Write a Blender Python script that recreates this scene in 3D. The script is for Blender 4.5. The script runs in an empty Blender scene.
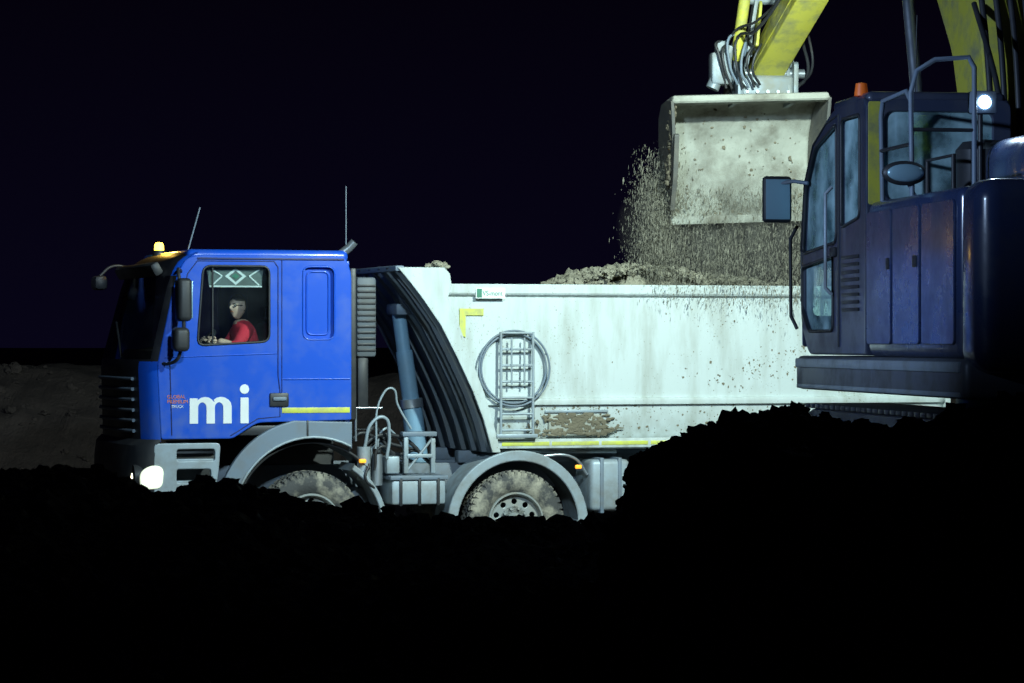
import bpy, bmesh, math, random
import numpy as np
from mathutils import Vector, Matrix, noise
random.seed(7)
sc = bpy.context.scene
sc.view_settings.view_transform = 'Standard'
sc.view_settings.look = 'None'
sc.view_settings.exposure = 0
COL = sc.collection

# ---------------------------------------------------------------- materials
def base_mat(name):
    m = bpy.data.materials.new(name); m.use_nodes = True
    nt = m.node_tree; b = nt.nodes['Principled BSDF']
    return m, nt, b

def paint(name, col, rough=0.4, metal=0.0, dirt=(0.10, 0.085, 0.06), amount=0.25, scale=3.0,
          coat=0.0, mud_z=None, mud=0.0, specks=0.0, bump=0.0, bscale=40, streak=False):
    m, nt, b = base_mat(name); N = nt.nodes; L = nt.links
    tc = N.new('ShaderNodeTexCoord')
    mp = N.new('ShaderNodeMapping'); L.new(tc.outputs['Object'], mp.inputs['Vector'])
    if streak: mp.inputs['Scale'].default_value = (2.5, 1, 0.5)
    n1 = N.new('ShaderNodeTexNoise'); n1.inputs['Scale'].default_value = scale
    n1.inputs['Detail'].default_value = 10; n1.inputs['Roughness'].default_value = 0.65
    L.new(mp.outputs[0], n1.inputs['Vector'])
    r1 = N.new('ShaderNodeMapRange'); r1.inputs['From Min'].default_value = 0.45; r1.inputs['From Max'].default_value = 0.8
    r1.inputs['To Max'].default_value = amount * 2
    L.new(n1.outputs['Fac'], r1.inputs['Value'])
    fac = r1.outputs[0]
    if mud > 0:
        sp = N.new('ShaderNodeSeparateXYZ'); L.new(tc.outputs['Object'], sp.inputs[0])
        r2 = N.new('ShaderNodeMapRange'); r2.inputs['From Min'].default_value = mud_z[1]; r2.inputs['From Max'].default_value = mud_z[0]
        r2.inputs['To Min'].default_value = 0; r2.inputs['To Max'].default_value = 1
        L.new(sp.outputs['Z'], r2.inputs['Value'])
        n2 = N.new('ShaderNodeTexNoise'); n2.inputs['Scale'].default_value = 9; n2.inputs['Detail'].default_value = 8
        L.new(tc.outputs['Object'], n2.inputs['Vector'])
        r3 = N.new('ShaderNodeMapRange'); r3.inputs['From Min'].default_value = 0.35; r3.inputs['From Max'].default_value = 0.65
        L.new(n2.outputs['Fac'], r3.inputs['Value'])
        mu = N.new('ShaderNodeMath'); mu.operation = 'MULTIPLY'; L.new(r2.outputs[0], mu.inputs[0]); L.new(r3.outputs[0], mu.inputs[1])
        mu2 = N.new('ShaderNodeMath'); mu2.operation = 'MULTIPLY_ADD'; L.new(mu.outputs[0], mu2.inputs[0])
        mu2.inputs[1].default_value = mud; L.new(fac, mu2.inputs[2]); fac = mu2.outputs[0]
    if specks > 0:
        n4 = N.new('ShaderNodeTexNoise'); n4.inputs['Scale'].default_value = 45; n4.inputs['Detail'].default_value = 3
        L.new(tc.outputs['Object'], n4.inputs['Vector'])
        n5 = N.new('ShaderNodeTexNoise'); n5.inputs['Scale'].default_value = 1.1; n5.inputs['Detail'].default_value = 2
        L.new(tc.outputs['Object'], n5.inputs['Vector'])
        r5 = N.new('ShaderNodeMapRange'); r5.inputs['From Min'].default_value = 0.35; r5.inputs['From Max'].default_value = 0.7
        r5.inputs['To Min'].default_value = 0.78; r5.inputs['To Max'].default_value = 0.60
        L.new(n5.outputs['Fac'], r5.inputs['Value'])
        gt = N.new('ShaderNodeMath'); gt.operation = 'GREATER_THAN'; L.new(n4.outputs['Fac'], gt.inputs[0]); L.new(r5.outputs[0], gt.inputs[1])
        ma = N.new('ShaderNodeMath'); ma.operation = 'MULTIPLY_ADD'; L.new(gt.outputs[0], ma.inputs[0]); ma.inputs[1].default_value = specks
        L.new(fac, ma.inputs[2]); fac = ma.outputs[0]
    cl = N.new('ShaderNodeClamp'); L.new(fac, cl.inputs[0])
    mx = N.new('ShaderNodeMix'); mx.data_type = 'RGBA'
    mx.inputs[6].default_value = (*col, 1); mx.inputs[7].default_value = (*dirt, 1)
    L.new(cl.outputs[0], mx.inputs[0]); L.new(mx.outputs[2], b.inputs['Base Color'])
    rr = N.new('ShaderNodeMapRange'); rr.inputs['To Min'].default_value = rough; rr.inputs['To Max'].default_value = 0.9
    L.new(cl.outputs[0], rr.inputs['Value']); L.new(rr.outputs[0], b.inputs['Roughness'])
    b.inputs['Metallic'].default_value = metal; b.inputs['Coat Weight'].default_value = coat
    b.inputs['Coat Roughness'].default_value = 0.12
    if bump > 0:
        nb = N.new('ShaderNodeTexNoise'); nb.inputs['Scale'].default_value = bscale; nb.inputs['Detail'].default_value = 6
        L.new(tc.outputs['Object'], nb.inputs['Vector'])
        bp = N.new('ShaderNodeBump'); bp.inputs['Strength'].default_value = bump; bp.inputs['Distance'].default_value = 0.02
        L.new(nb.outputs['Fac'], bp.inputs['Height']); L.new(bp.outputs[0], b.inputs['Normal'])
    return m

def emis(name, col, s):
    m, nt, b = base_mat(name)
    b.inputs['Base Color'].default_value = (*col, 1)
    b.inputs['Emission Color'].default_value = (*col, 1); b.inputs['Emission Strength'].default_value = s
    return m

def glass(name, tint, refl=0.12, trans=0.8, haze=(.16, .18, .18), tmin=0.0):
    m, nt, b = base_mat(name); N = nt.nodes; L = nt.links
    N.remove(b); out = N['Material Output']
    t = N.new('ShaderNodeBsdfTransparent'); t.inputs[0].default_value = (*tint, 1)
    g = N.new('ShaderNodeBsdfGlossy'); g.inputs['Roughness'].default_value = 0.06; g.inputs['Color'].default_value = (.9, .95, 1, 1)
    d = N.new('ShaderNodeBsdfDiffuse'); d.inputs[0].default_value = (*haze, 1)
    m0 = N.new('ShaderNodeMixShader')
    tc = N.new('ShaderNodeTexCoord'); n = N.new('ShaderNodeTexNoise'); n.inputs['Scale'].default_value = 3; n.inputs['Detail'].default_value = 8
    L.new(tc.outputs['Object'], n.inputs['Vector'])
    r = N.new('ShaderNodeMapRange'); r.inputs['From Min'].default_value = .38; r.inputs['From Max'].default_value = .66
    r.inputs['To Min'].default_value = tmin; r.inputs['To Max'].default_value = 1 - trans
    L.new(n.outputs['Fac'], r.inputs[0]); L.new(r.outputs[0], m0.inputs[0]); L.new(t.outputs[0], m0.inputs[1]); L.new(d.outputs[0], m0.inputs[2])
    m1 = N.new('ShaderNodeMixShader'); m1.inputs[0].default_value = refl
    L.new(m0.outputs[0], m1.inputs[1]); L.new(g.outputs[0], m1.inputs[2]); L.new(m1.outputs[0], out.inputs[0])
    return m

MUD = (0.16, 0.13, 0.09)
M = {}
M['blue'] = paint('blue_paint', (0.008, 0.085, 0.58), 0.30, coat=0.5, amount=0.16, dirt=(.10, .15, .26), scale=2.2, mud_z=(1.2, 2.1), mud=0.32, bump=.02, bscale=3)
M['bluedark'] = paint('seam_paint', (0.003, 0.015, 0.12), 0.5)
M['white'] = paint('tipper_white', (0.56, 0.63, 0.63), 0.5, amount=0.34, dirt=(.25, .25, .19), scale=1.8, specks=0.6, mud_z=(1.2, 1.95), mud=0.45, streak=True, bump=.05, bscale=8)
M['whiteclean'] = paint('sign_white', (0.8, 0.84, 0.84), 0.5, amount=0.1)
M['grey'] = paint('grey_blue_plastic', (0.16, 0.21, 0.27), 0.5, dirt=MUD, amount=0.3, mud_z=(.5, 1.4), mud=0.4)
M['lgrey'] = paint('light_grey_metal', (0.33, 0.40, 0.45), 0.45, metal=.2, dirt=MUD, amount=0.35, mud_z=(.5, 1.5), mud=0.4)
M['dark'] = paint('black_plastic', (0.022, 0.024, 0.028), 0.45, dirt=(.06, .055, .05), amount=0.3)
M['frontdark'] = paint('front_shade_intake_grey', (0.09, 0.11, 0.13), 0.55, dirt=(.13, .12, .1), amount=0.4)  # tipper front wall's shade put into the colour; also the intake's own grey
M['grille'] = paint('grille_plastic', (0.015, 0.015, 0.02), 0.4, dirt=(.05, .05, .05), amount=0.2)
M['rubber'] = paint('tyre_rubber', (0.06, 0.06, 0.06), 0.8, dirt=(.36, .33, .26), amount=0.95, scale=5, bump=.3)
M['rim'] = paint('rim_steel', (0.35, 0.38, 0.38), 0.45, metal=.4, dirt=(.28, .24, .18), amount=0.6, scale=6)
M['chrome'] = paint('bare_steel', (0.45, 0.5, 0.55), 0.3, metal=.8, dirt=MUD, amount=0.2)
M['hydr'] = paint('hydraulic_tube', (0.22, 0.38, 0.52), 0.4, metal=.1, dirt=MUD, amount=0.2)
M['tape'] = paint('reflective_yellow', (0.62, 0.66, 0.10), 0.4, dirt=(.3, .28, .2), amount=0.5, scale=8)
M['amber'] = emis('amber_lamp', (1.0, 0.35, 0.02), 1.3)
M['beacon'] = emis('beacon_lamp', (1.0, 0.62, 0.05), 9)
M['amberdim'] = emis('amber_beacon_dim', (0.8, 0.16, 0.02), .10)
M['head'] = emis('headlamp', (1.0, 0.97, 0.62), 6)
M['headdim'] = emis('headlamp_reflector', (0.9, 0.95, 0.72), .6)
M['worklamp'] = emis('work_lamp_led', (0.45, 0.72, 1.0), 40)
M['green'] = paint('green_print', (0.03, 0.22, 0.14), 0.5)
M['orange'] = paint('orange_print', (0.75, 0.22, 0.08), 0.5)
M['red'] = paint('red_shirt', (0.75, 0.03, 0.06), 0.85, amount=.05, bump=.3, bscale=25)
M['trouser'] = paint('dark_trousers', (0.03, 0.035, 0.05), 0.9)
M['skin'] = paint('skin', (0.70, 0.46, 0.36), 0.55, amount=.05, dirt=(.4, .18, .12))
M['hair'] = paint('brown_hair', (0.07, 0.045, 0.03), 0.8, bump=.5, bscale=90)
M['seat'] = paint('seat_fabric', (0.05, 0.055, 0.06), 0.9)
M['trim'] = paint('cab_trim', (0.14, 0.17, 0.17), 0.8)
M['yellow'] = paint('yellow_paint', (0.52, 0.49, 0.06), 0.42, coat=.2, dirt=(.17, .18, .12), amount=0.6, scale=4)
M['exc'] = paint('dark_machine_paint', (0.03, 0.048, 0.12), 0.26, coat=.5, dirt=(.07, .07, .08), amount=0.4, scale=2)
M['excframe'] = paint('cab_frame_paint', (0.035, 0.045, 0.08), 0.33, coat=.4, dirt=(.08, .08, .08), amount=0.35)
M['deck'] = paint('deck_steel', (0.13, 0.15, 0.18), 0.45, metal=.2, dirt=(.12, .11, .09), amount=0.5)
M['bucket'] = paint('bucket_steel', (0.36, 0.37, 0.32), 0.7, dirt=(.15, .14, .11), amount=0.75, scale=2.2, bump=.6, bscale=9)
M['bucketdark'] = paint('bucket_outside', (0.10, 0.10, 0.095), 0.7, dirt=(.2, .18, .14), amount=0.5, bump=.4, bscale=12)
M['coupler'] = paint('coupler_steel', (0.20, 0.24, 0.27), 0.5, metal=.3, dirt=(.26, .25, .2), amount=0.6)
M['glass'] = glass('window_glass', (.92, .97, .96), .05, .97)
M['glassx'] = glass('cab_glass', (.66, .82, .84), .10, .08, (.50, .72, .74), .10)  # brightness of the lit panes is put into the pale cyan diffuse colour
M['wscreen'] = glass('windscreen_glass', (.18, .2, .22), .10, .95)
m_, nt_, b_ = base_mat('mirror_glass'); b_.inputs['Base Color'].default_value = (.30, .48, .55, 1); b_.inputs['Metallic'].default_value = .3; b_.inputs['Roughness'].default_value = .3  # bright blue-green reflection is put into the base colour
M['mirror'] = m_

def soil_mat(name, c1, c2, bump=.8):
    m, nt, b = base_mat(name); N = nt.nodes; L = nt.links
    tc = N.new('ShaderNodeTexCoord')
    n1 = N.new('ShaderNodeTexNoise'); n1.inputs['Scale'].default_value = 1.7; n1.inputs['Detail'].default_value = 12; n1.inputs['Roughness'].default_value = .7
    L.new(tc.outputs['Object'], n1.inputs['Vector'])
    cr = N.new('ShaderNodeValToRGB'); cr.color_ramp.elements[0].position = .3; cr.color_ramp.elements[1].position = .7
    cr.color_ramp.elements[0].color = (*c1, 1); cr.color_ramp.elements[1].color = (*c2, 1)
    L.new(n1.outputs['Fac'], cr.inputs[0]); L.new(cr.outputs[0], b.inputs['Base Color'])
    n2 = N.new('ShaderNodeTexNoise'); n2.inputs['Scale'].default_value = 14; n2.inputs['Detail'].default_value = 10; n2.inputs['Roughness'].default_value = .7
    L.new(tc.outputs['Object'], n2.inputs['Vector'])
    bp = N.new('ShaderNodeBump'); bp.inputs['Strength'].default_value = bump; bp.inputs['Distance'].default_value = .06
    L.new(n2.outputs['Fac'], bp.inputs['Height']); L.new(bp.outputs[0], b.inputs['Normal'])
    b.inputs['Roughness'].default_value = .9; b.inputs['Specular IOR Level'].default_value = .2
    return m
M['soil'] = soil_mat('dark_soil', (.030, .024, .022), (.075, .058, .050))
M['load'] = soil_mat('sandy_soil', (.22, .205, .155), (.46, .43, .33))
M['mudspot'] = soil_mat('mud_spots', (.12, .105, .075), (.24, .21, .15), .2)
M['fall'] = soil_mat('falling_soil', (.13, .125, .095), (.34, .32, .255), .3)

# ---------------------------------------------------------------- helpers
def finish(me, name, mat, parent, smooth=30):
    ob = bpy.data.objects.new(name, me); COL.objects.link(ob)
    if mat is not None:
        for mm in (mat if isinstance(mat, list) else [mat]): me.materials.append(M[mm])
    if parent: ob.parent = parent
    if smooth:
        me.polygons.foreach_set('use_smooth', [True] * len(me.polygons))
        me.set_sharp_from_angle(angle=math.radians(smooth))
    me.update()
    return ob

def root(name, loc=(0, 0, 0), rz=0):
    e = bpy.data.objects.new(name, None); COL.objects.link(e); e.location = loc; e.rotation_euler[2] = rz
    e.empty_display_size = .3
    return e

def box(name, lo, hi, mat, parent, bev=0.012, rot=None, seg=2):
    lo = Vector(lo); hi = Vector(hi); c = (lo + hi) / 2; s = hi - lo
    bm = bmesh.new(); bmesh.ops.create_cube(bm, size=1)
    bmesh.ops.scale(bm, vec=s, verts=bm.verts)
    if bev > 0:
        bev = min(bev, min(s) * .45)
        bmesh.ops.bevel(bm, geom=bm.edges[:], offset=bev, segments=seg, affect='EDGES', profile=.5)
    if rot: bmesh.ops.rotate(bm, cent=(0, 0, 0), matrix=Matrix.Rotation(rot[1], 3, rot[0]), verts=bm.verts)
    bmesh.ops.translate(bm, vec=c, verts=bm.verts)
    me = bpy.data.meshes.new(name); bm.to_mesh(me); bm.free()
    return finish(me, name, mat, parent)

def curve_mesh(cu, name):
    ob = bpy.data.objects.new('tmp', cu); COL.objects.link(ob)
    dg = bpy.context.evaluated_depsgraph_get()
    me = bpy.data.meshes.new_from_object(ob.evaluated_get(dg)); me.name = name
    bpy.data.objects.remove(ob)
    me.materials.clear()
    return me

def rp(pts, r=.05, n=5):
    out = []; k = len(pts)
    for i in range(k):
        p = Vector(pts[i][:2]); a = Vector(pts[i - 1][:2]); b = Vector(pts[(i + 1) % k][:2])
        rr = pts[i][2] if len(pts[i]) > 2 else r
        da = min(rr, (a - p).length * .48); db = min(rr, (b - p).length * .48)
        if rr <= 0: out.append(tuple(p)); continue
        s = p + (a - p).normalized() * da; e = p + (b - p).normalized() * db
        for j in range(n + 1):
            t = j / n; q = s * (1 - t) ** 2 + p * 2 * t * (1 - t) + e * t * t
            out.append((q.x, q.y))
    return out
def rect(x0, z0, x1, z1, r=.04): return rp([(x0, z0), (x1, z0), (x1, z1), (x0, z1)], r)
def circ(cx, cz, r, n=24): return [(cx + r * math.cos(2 * math.pi * i / n), cz + r * math.sin(2 * math.pi * i / n)) for i in range(n)]

def plate(name, outer, holes, t, y, mat, parent, bev=.004, axis='Y'):
    cu = bpy.data.curves.new(name, 'CURVE'); cu.dimensions = '2D'; cu.fill_mode = 'BOTH'
    cu.extrude = max(t / 2 - bev, .0005); cu.bevel_depth = bev; cu.bevel_resolution = 1; cu.offset = -bev
    for pts in [outer] + list(holes):
        sp = cu.splines.new('POLY'); sp.points.add(len(pts) - 1)
        for i, p in enumerate(pts): sp.points[i].co = (p[0], p[1], 0, 1)
        sp.use_cyclic_u = True
    me = curve_mesh(cu, name)
    for v in me.vertices:
        x, yy, z = v.co
        if axis == 'Y': v.co = (x, y - z, yy)
        else: v.co = (y + z, x, yy)      # axis X : outline in (y,z)
    return finish(me, name, mat, parent)

def tube(name, pts, r, mat, parent, cyclic=False, smooth=False, res=3):
    cu = bpy.data.curves.new(name, 'CURVE'); cu.dimensions = '3D'; cu.bevel_depth = r; cu.bevel_resolution = res; cu.use_fill_caps = True
    if smooth:
        sp = cu.splines.new('BEZIER'); sp.bezier_points.add(len(pts) - 1)
        for i, p in enumerate(pts):
            sp.bezier_points[i].co = p; sp.bezier_points[i].handle_left_type = 'AUTO'; sp.bezier_points[i].handle_right_type = 'AUTO'
        sp.resolution_u = 8
    else:
        sp = cu.splines.new('POLY'); sp.points.add(len(pts) - 1)
        for i, p in enumerate(pts): sp.points[i].co = (*p, 1)
    sp.use_cyclic_u = cyclic
    return finish(curve_mesh(cu, name), name, mat, parent, 50)

def lathe(name, prof, c, mat, parent, axis='Y', n=48):
    verts = []; faces = []
    for i in range(n):
        a = 2 * math.pi * i / n
        for (r, h) in prof:
            if axis == 'Y': verts.append((c[0] + r * math.cos(a), c[1] + h, c[2] + r * math.sin(a)))
            elif axis == 'Z': verts.append((c[0] + r * math.cos(a), c[1] + r * math.sin(a), c[2] + h))
            else: verts.append((c[0] + h, c[1] + r * math.cos(a), c[2] + r * math.sin(a)))
    k = len(prof)
    for i in range(n):
        j = (i + 1) % n
        for q in range(k - 1): faces.append((i * k + q, j * k + q, j * k + q + 1, i * k + q + 1))
    me = bpy.data.meshes.new(name); me.from_pydata(verts, [], faces)
    bm = bmesh.new(); bm.from_mesh(me); bmesh.ops.remove_doubles(bm, verts=bm.verts, dist=1e-5); bmesh.ops.recalc_face_normals(bm, faces=bm.faces); bm.to_mesh(me); bm.free()
    return finish(me, name, mat, parent, 35)

def mesh(name, verts, faces, mat, parent, smooth=35, idx=None):
    me = bpy.data.meshes.new(name); me.from_pydata(verts, [], faces); me.update()
    ob = finish(me, name, mat, parent, smooth)
    if idx:
        for p, i in zip(me.polygons, idx): p.material_index = i
    return ob

def ss(t): t = np.clip(t, 0, 1); return t * t * (3 - 2 * t)

# ---------------------------------------------------------------- ground
cx = [-60, -9, -5.5, -3.9, -3.3, -3.0, -2.7, -2.42, -2.1, -1.75, -1.4, -.86, -.3, .2, .7, 1.5, 9, 60]
cz = [1.5, 1.45, 1.36, 1.33, 1.30, 1.20, 1.15, 1.26, 1.31, 1.20, 1.12, 1.04, 1.01, .93, .93, 1.05, 1.1, 1.2]
rx = [-60, .50, .58, .66, .74, .9, 1.13, 1.45, 1.61, 1.78, 1.95, 2.33, 2.7, 3.2, 5, 20]
rz = [.8, .9, 1.15, 1.45, 1.66, 1.75, 1.82, 1.89, 1.93, 1.86, 1.83, 1.87, 1.94, 2.02, 2.1, 2.0]
def Hb(x, y):
    c = np.interp(x, cx, cz)
    yc = -7 + .4 * np.sin(x * 1.3)
    left = np.where(y < yc, .5 + (c - .5) * ss((y + 16) / 9.), c * (1 - ss((y - yc) / 2.7)))
    bench = 1.05 * ss((x - 1.0) / .8) * ss((y + 14) / 2) * (1 - ss((y + 4.6) / 2.0))
    r = np.interp(x, rx, rz)
    mound = r * ss((y + 14.9) / 2.6) * (1 - .6 * ss((y + 11.9) / 1.3)) * (1 - ss((y + 10.6) / 5))
    far = (2.05 + .22 * np.sin(x * .35) + .10 * np.sin(x * .9 + 1)) * ss((y - 7.5) / 5.0) * (1 - .5 * ss((y - 16) / 20))
    return np.maximum(np.maximum(left, bench), np.maximum(mound, far))
def Hn(x, y, h):
    p = Vector((x, y, 0))
    if y > 7:
        return .8 * min(1, (y - 7) / 3) * (noise.fractal(p * .8, .8, 2.1, 3) * .12 + noise.fractal(p * 3.5, .9, 2.1, 3) * .035)
    k = 1.0 if h > .25 else .3
    a = noise.fractal(p * 1.3, .8, 2.1, 3) * .10
    q = p * 4.2 + Vector((noise.noise(p * 3) * .6, noise.noise(p * 3 + Vector((5, 5, 5))) * .6, 0))
    b = (1 - abs(noise.noise(q))) * .10 - .07
    c = noise.fractal(p * 9, .6, 2.2, 5) * .055
    return k * (a + b + c)
def axis_pts(dl, dh, step, far, g=1.22):
    out = list(np.arange(dl, dh, step)); d = step; v = dh
    while v < far: out.append(v); d *= g; v += d
    out.append(far); d = step; v = dl - step; low = []
    while v > -far: low.append(v); d *= g; v -= d
    low.append(-far)
    return np.array(low[::-1] + out)
X = axis_pts(-9, 6, .05, 500); Y = axis_pts(-18, -2.5, .05, 600, 1.025)
GX, GY = np.meshgrid(X, Y); GZ = Hb(GX, GY)
vs = []
for j in range(len(Y)):
    for i in range(len(X)):
        h = float(GZ[j, i]); vs.append((X[i], Y[j], h + Hn(X[i], Y[j], h)))
nx = len(X)
fs = [(j * nx + i, j * nx + i + 1, (j + 1) * nx + i + 1, (j + 1) * nx + i) for j in range(len(Y) - 1) for i in range(nx - 1)]
mesh('ground', vs, fs, 'soil', None, 0)

bm = bmesh.new(); bmesh.ops.create_icosphere(bm, subdivisions=1, radius=1)
IV = [v.co.copy() for v in bm.verts]; IF = [tuple(v.index for v in f.verts) for f in bm.faces]; bm.free()
bm = bmesh.new(); bmesh.ops.create_icosphere(bm, subdivisions=2, radius=1)
IV2 = [v.co.copy() for v in bm.verts]; IF2 = [tuple(v.index for v in f.verts) for f in bm.faces]; bm.free()
def blobs(name, items, mat, parent=None, hi=False, rough=.6):
    V = []; F = []; bv, bf = (IV2, IF2) if hi else (IV, IF)
    for (p, s) in items:
        o = len(V); R = Matrix.Rotation(random.random() * 6.28, 3, Vector((random.random() - .5, random.random() - .5, random.random() - .5)).normalized())
        sd = Vector((random.random() * 50, random.random() * 50, 0))
        for v in bv:
            k = 1 + rough * noise.noise(v * 1.7 + sd)
            w = R @ (v * k); V.append((p[0] + w.x * s[0], p[1] + w.y * s[1], p[2] + w.z * s[2]))
        F += [tuple(o + i for i in f) for f in bf]
    return mesh(name, V, F, mat, parent, 0)
items = []
def addclod(x, y, s):
    h = float(Hb(np.array(x), np.array(y))); items.append(((x, y, h + Hn(x, y, h) + s * .1), (s, s * random.uniform(.6, 1.2), s * random.uniform(.45, .9))))
for _ in range(2000):
    x = random.uniform(-6, 1.2); yc = -7 + .4 * math.sin(x * 1.3)
    addclod(x, yc + random.gauss(-.1, .6), min(.11, .012 + random.expovariate(48)))
for _ in range(2300):
    addclod(random.uniform(.55, 4.5), random.gauss(-12.3, .45), min(.085, .008 + random.expovariate(65)))
for _ in range(1100):
    addclod(random.uniform(-5, 4), random.uniform(-15.5, -8), min(.09, .01 + random.expovariate(55)))
for _ in range(700):
    addclod(random.uniform(-9, -3), random.uniform(5, 13), min(.10, .01 + random.expovariate(45)))
blobs('soil_clods', items, 'soil', None, True, 1.0)

# ---------------------------------------------------------------- wheel builder
def wheel(parent, nm, x, z, y0, w, front=True, far=False, R=.53):
    """y0 = outer face; w = width; local +y is inward for the near side"""
    sg = -1 if far else 1
    def Yp(h): return y0 + sg * h
    prof = [(.30, .05), (.33, .02), (.40, -.005), (.47, .01), (.505, .035), (.515, .05), (.515, w - .05), (.50, w - .02), (.40, w), (.30, w - .03)]
    lathe(nm + '_tyre', [(r, sg * h) for r, h in prof], (x, y0, z), 'rubber', parent, n=64)
    bm = bmesh.new(); n = 44
    for i in range(n):
        a = 2 * math.pi * i / n
        for row in range(4):
            hh = .035 + (w - .07) * (row + .5) / 4
            Mx = Matrix.Translation((x, Yp(hh), z)) @ Matrix.Rotation(-(a + (row % 2) * math.pi / n), 4, 'Y') @ Matrix.Translation((.514, 0, 0)) @ Matrix.Diagonal((.034, (w - .07) / 4 * .8, .05, 1))
            bmesh.ops.create_cube(bm, size=1, matrix=Mx)
        Mx = Matrix.Translation((x, Yp(.028), z)) @ Matrix.Rotation(-a, 4, 'Y') @ Matrix.Translation((.492, 0, 0)) @ Matrix.Diagonal((.05, .03, .034, 1))
        bmesh.ops.create_cube(bm, size=1, matrix=Mx)
    me = bpy.data.meshes.new(nm + '_tread'); bm.to_mesh(me); bm.free(); finish(me, nm + '_tread', 'rubber', parent, 0)
    lathe(nm + '_rim', [(r, sg * h) for r, h in [(.305, .035), (.30, .02), (.285, .02), (.275, .04), (.265, .12 if front else .16)]], (x, y0, z), 'rim', parent)
    holes = [circ(x + .205 * math.cos(2 * math.pi * (i + .5) / 10), z + .205 * math.sin(2 * math.pi * (i + .5) / 10), .03, 12) for i in range(10)]
    plate(nm + '_disc', circ(x, z, .275, 40), holes, .02, Yp(.10 if front else .15), 'rim', parent)
    lathe(nm + '_hub', [(0, sg * (-.01)), (.07, sg * (-.01)), (.085, sg * .01), (.09, sg * .09), (.155, sg * .09), (.155, sg * .12)], (x, y0, z), 'rim', parent, n=24)
    for i in range(10):
        a = 2 * math.pi * i / 10; tube(nm + '_nut', [(x + .135 * math.cos(a), Yp(.06), z + .135 * math.sin(a)), (x + .135 * math.cos(a), Yp(.1), z + .135 * math.sin(a))], .014, 'rim', parent)

def arcsheet(name, cx, cz, r0, r1, a0, a1, y0, y1, mat, parent, n=28):
    V = []; F = []
    for i in range(n + 1):
        a = math.radians(a0 + (a1 - a0) * i / n); c, s = math.cos(a), math.sin(a)
        for (r, y) in [(r0, y0), (r1, y0), (r1, y1), (r0, y1)]: V.append((cx + r * c, y, cz + r * s))
    for i in range(n):
        b = i * 4
        for q in range(4): F.append((b + q, b + (q + 1) % 4, b + 4 + (q + 1) % 4, b + 4 + q))
    F += [(0, 1, 2, 3), (n * 4, n * 4 + 3, n * 4 + 2, n * 4 + 1)]
    ob = mesh(name, V, F, mat, parent)
    md = ob.modifiers.new('bev', 'BEVEL'); md.width = .012; md.segments = 2; md.limit_method = 'ANGLE'
    return ob

# ---------------------------------------------------------------- TRUCK
TH = math.radians(18)
T = root('dump_truck', (-3.5, 0, 0), TH)
W = 2.4
# --- cab side panels
outer = rp([(-.01, 1.42, .03), (-.05, 2.16, .1), (.125, 3.0, .15), (.23, 3.24, .14), (.40, 3.275, .05), (1.90, 3.27, .09), (1.96, 3.1, .08), (1.96, 1.60, .02), (.98, 1.58, .06), (.72, 1.42, .04)], .05)
win = rp([(.36, 2.36), (1.10, 2.40), (1.10, 3.16), (.42, 3.16)], .08)
rec = rect(1.45, 2.42, 1.78, 3.16, .08)
plate('cab_side_panel', outer, [win, rec], .05, .025, 'blue', T, .012)
plate('cab_side_panel_far', outer, [win], .05, W - .025, 'blue', T, .012)
plate('far_door_trim', rp([(.05, 1.6), (.05, 2.2), (.3, 2.34), (1.85, 2.34), (1.85, 1.6)], .04), [], .02, W - .07, 'trim', T)
plate('side_recess', rect(1.42, 2.38, 1.81, 3.19, .08), [], .02, .06, 'blue', T)
tube('side_recess_rim', [(a, -.002, b) for a, b in rect(1.45, 2.42, 1.78, 3.16, .08)], .008, 'blue', T, True)
tube('side_recess_inner_rim', [(a, .045, b) for a, b in rect(1.50, 2.47, 1.73, 3.11, .06)], .010, 'blue', T, True)
tube('window_seal', [(a, -.001, b) for a, b in win], .012, 'dark', T, True)
tube('window_divider', [(.52, .02, 2.37), (.52, .02, 3.15)], .010, 'dark', T)
plate('window_glass', rp([(.35, 2.35), (1.11, 2.39), (1.11, 3.17), (.41, 3.17)], .06), [], .006, .035, 'glass', T, .001)
plate('window_glass_far', rp([(.35, 2.35), (1.11, 2.39), (1.11, 3.17), (.41, 3.17)], .06), [], .006, W - .035, 'glass', T, .001)
# door seams and mouldings
tube('door_seam', [(.10, -.001, 1.46), (.08, -.001, 2.2), (.26, -.001, 3.08), (.36, -.001, 3.21), (1.15, -.001, 3.21), (1.19, -.001, 3.15), (1.19, -.001, 2.05), (1.21, -.001, 1.9), (1.21, -.001, 1.64), (.98, -.001, 1.62), (.7, -.001, 1.45)], .006, 'bluedark', T)
tube('door_crease', [(.02, 0, 2.24), (1.18, 0, 2.28)], .008, 'blue', T)
tube('rear_panel_crease', [(1.23, 0, 2.02), (1.94, 0, 2.02)], .010, 'blue', T)
tube('rear_panel_seam', [(1.23, -.001, 1.72), (1.23, -.001, 3.24)], .005, 'bluedark', T)
box('door_handle', (1.10, -.025, 1.74), (1.30, .01, 1.88), 'dark', T, .02)
box('door_handle_grip', (1.13, -.045, 1.80), (1.27, -.02, 1.84), 'grey', T, .01)
box('yellow_marking', (1.23, -.006, 1.675), (1.94, .002, 1.73), 'tape', T, .002)
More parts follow.
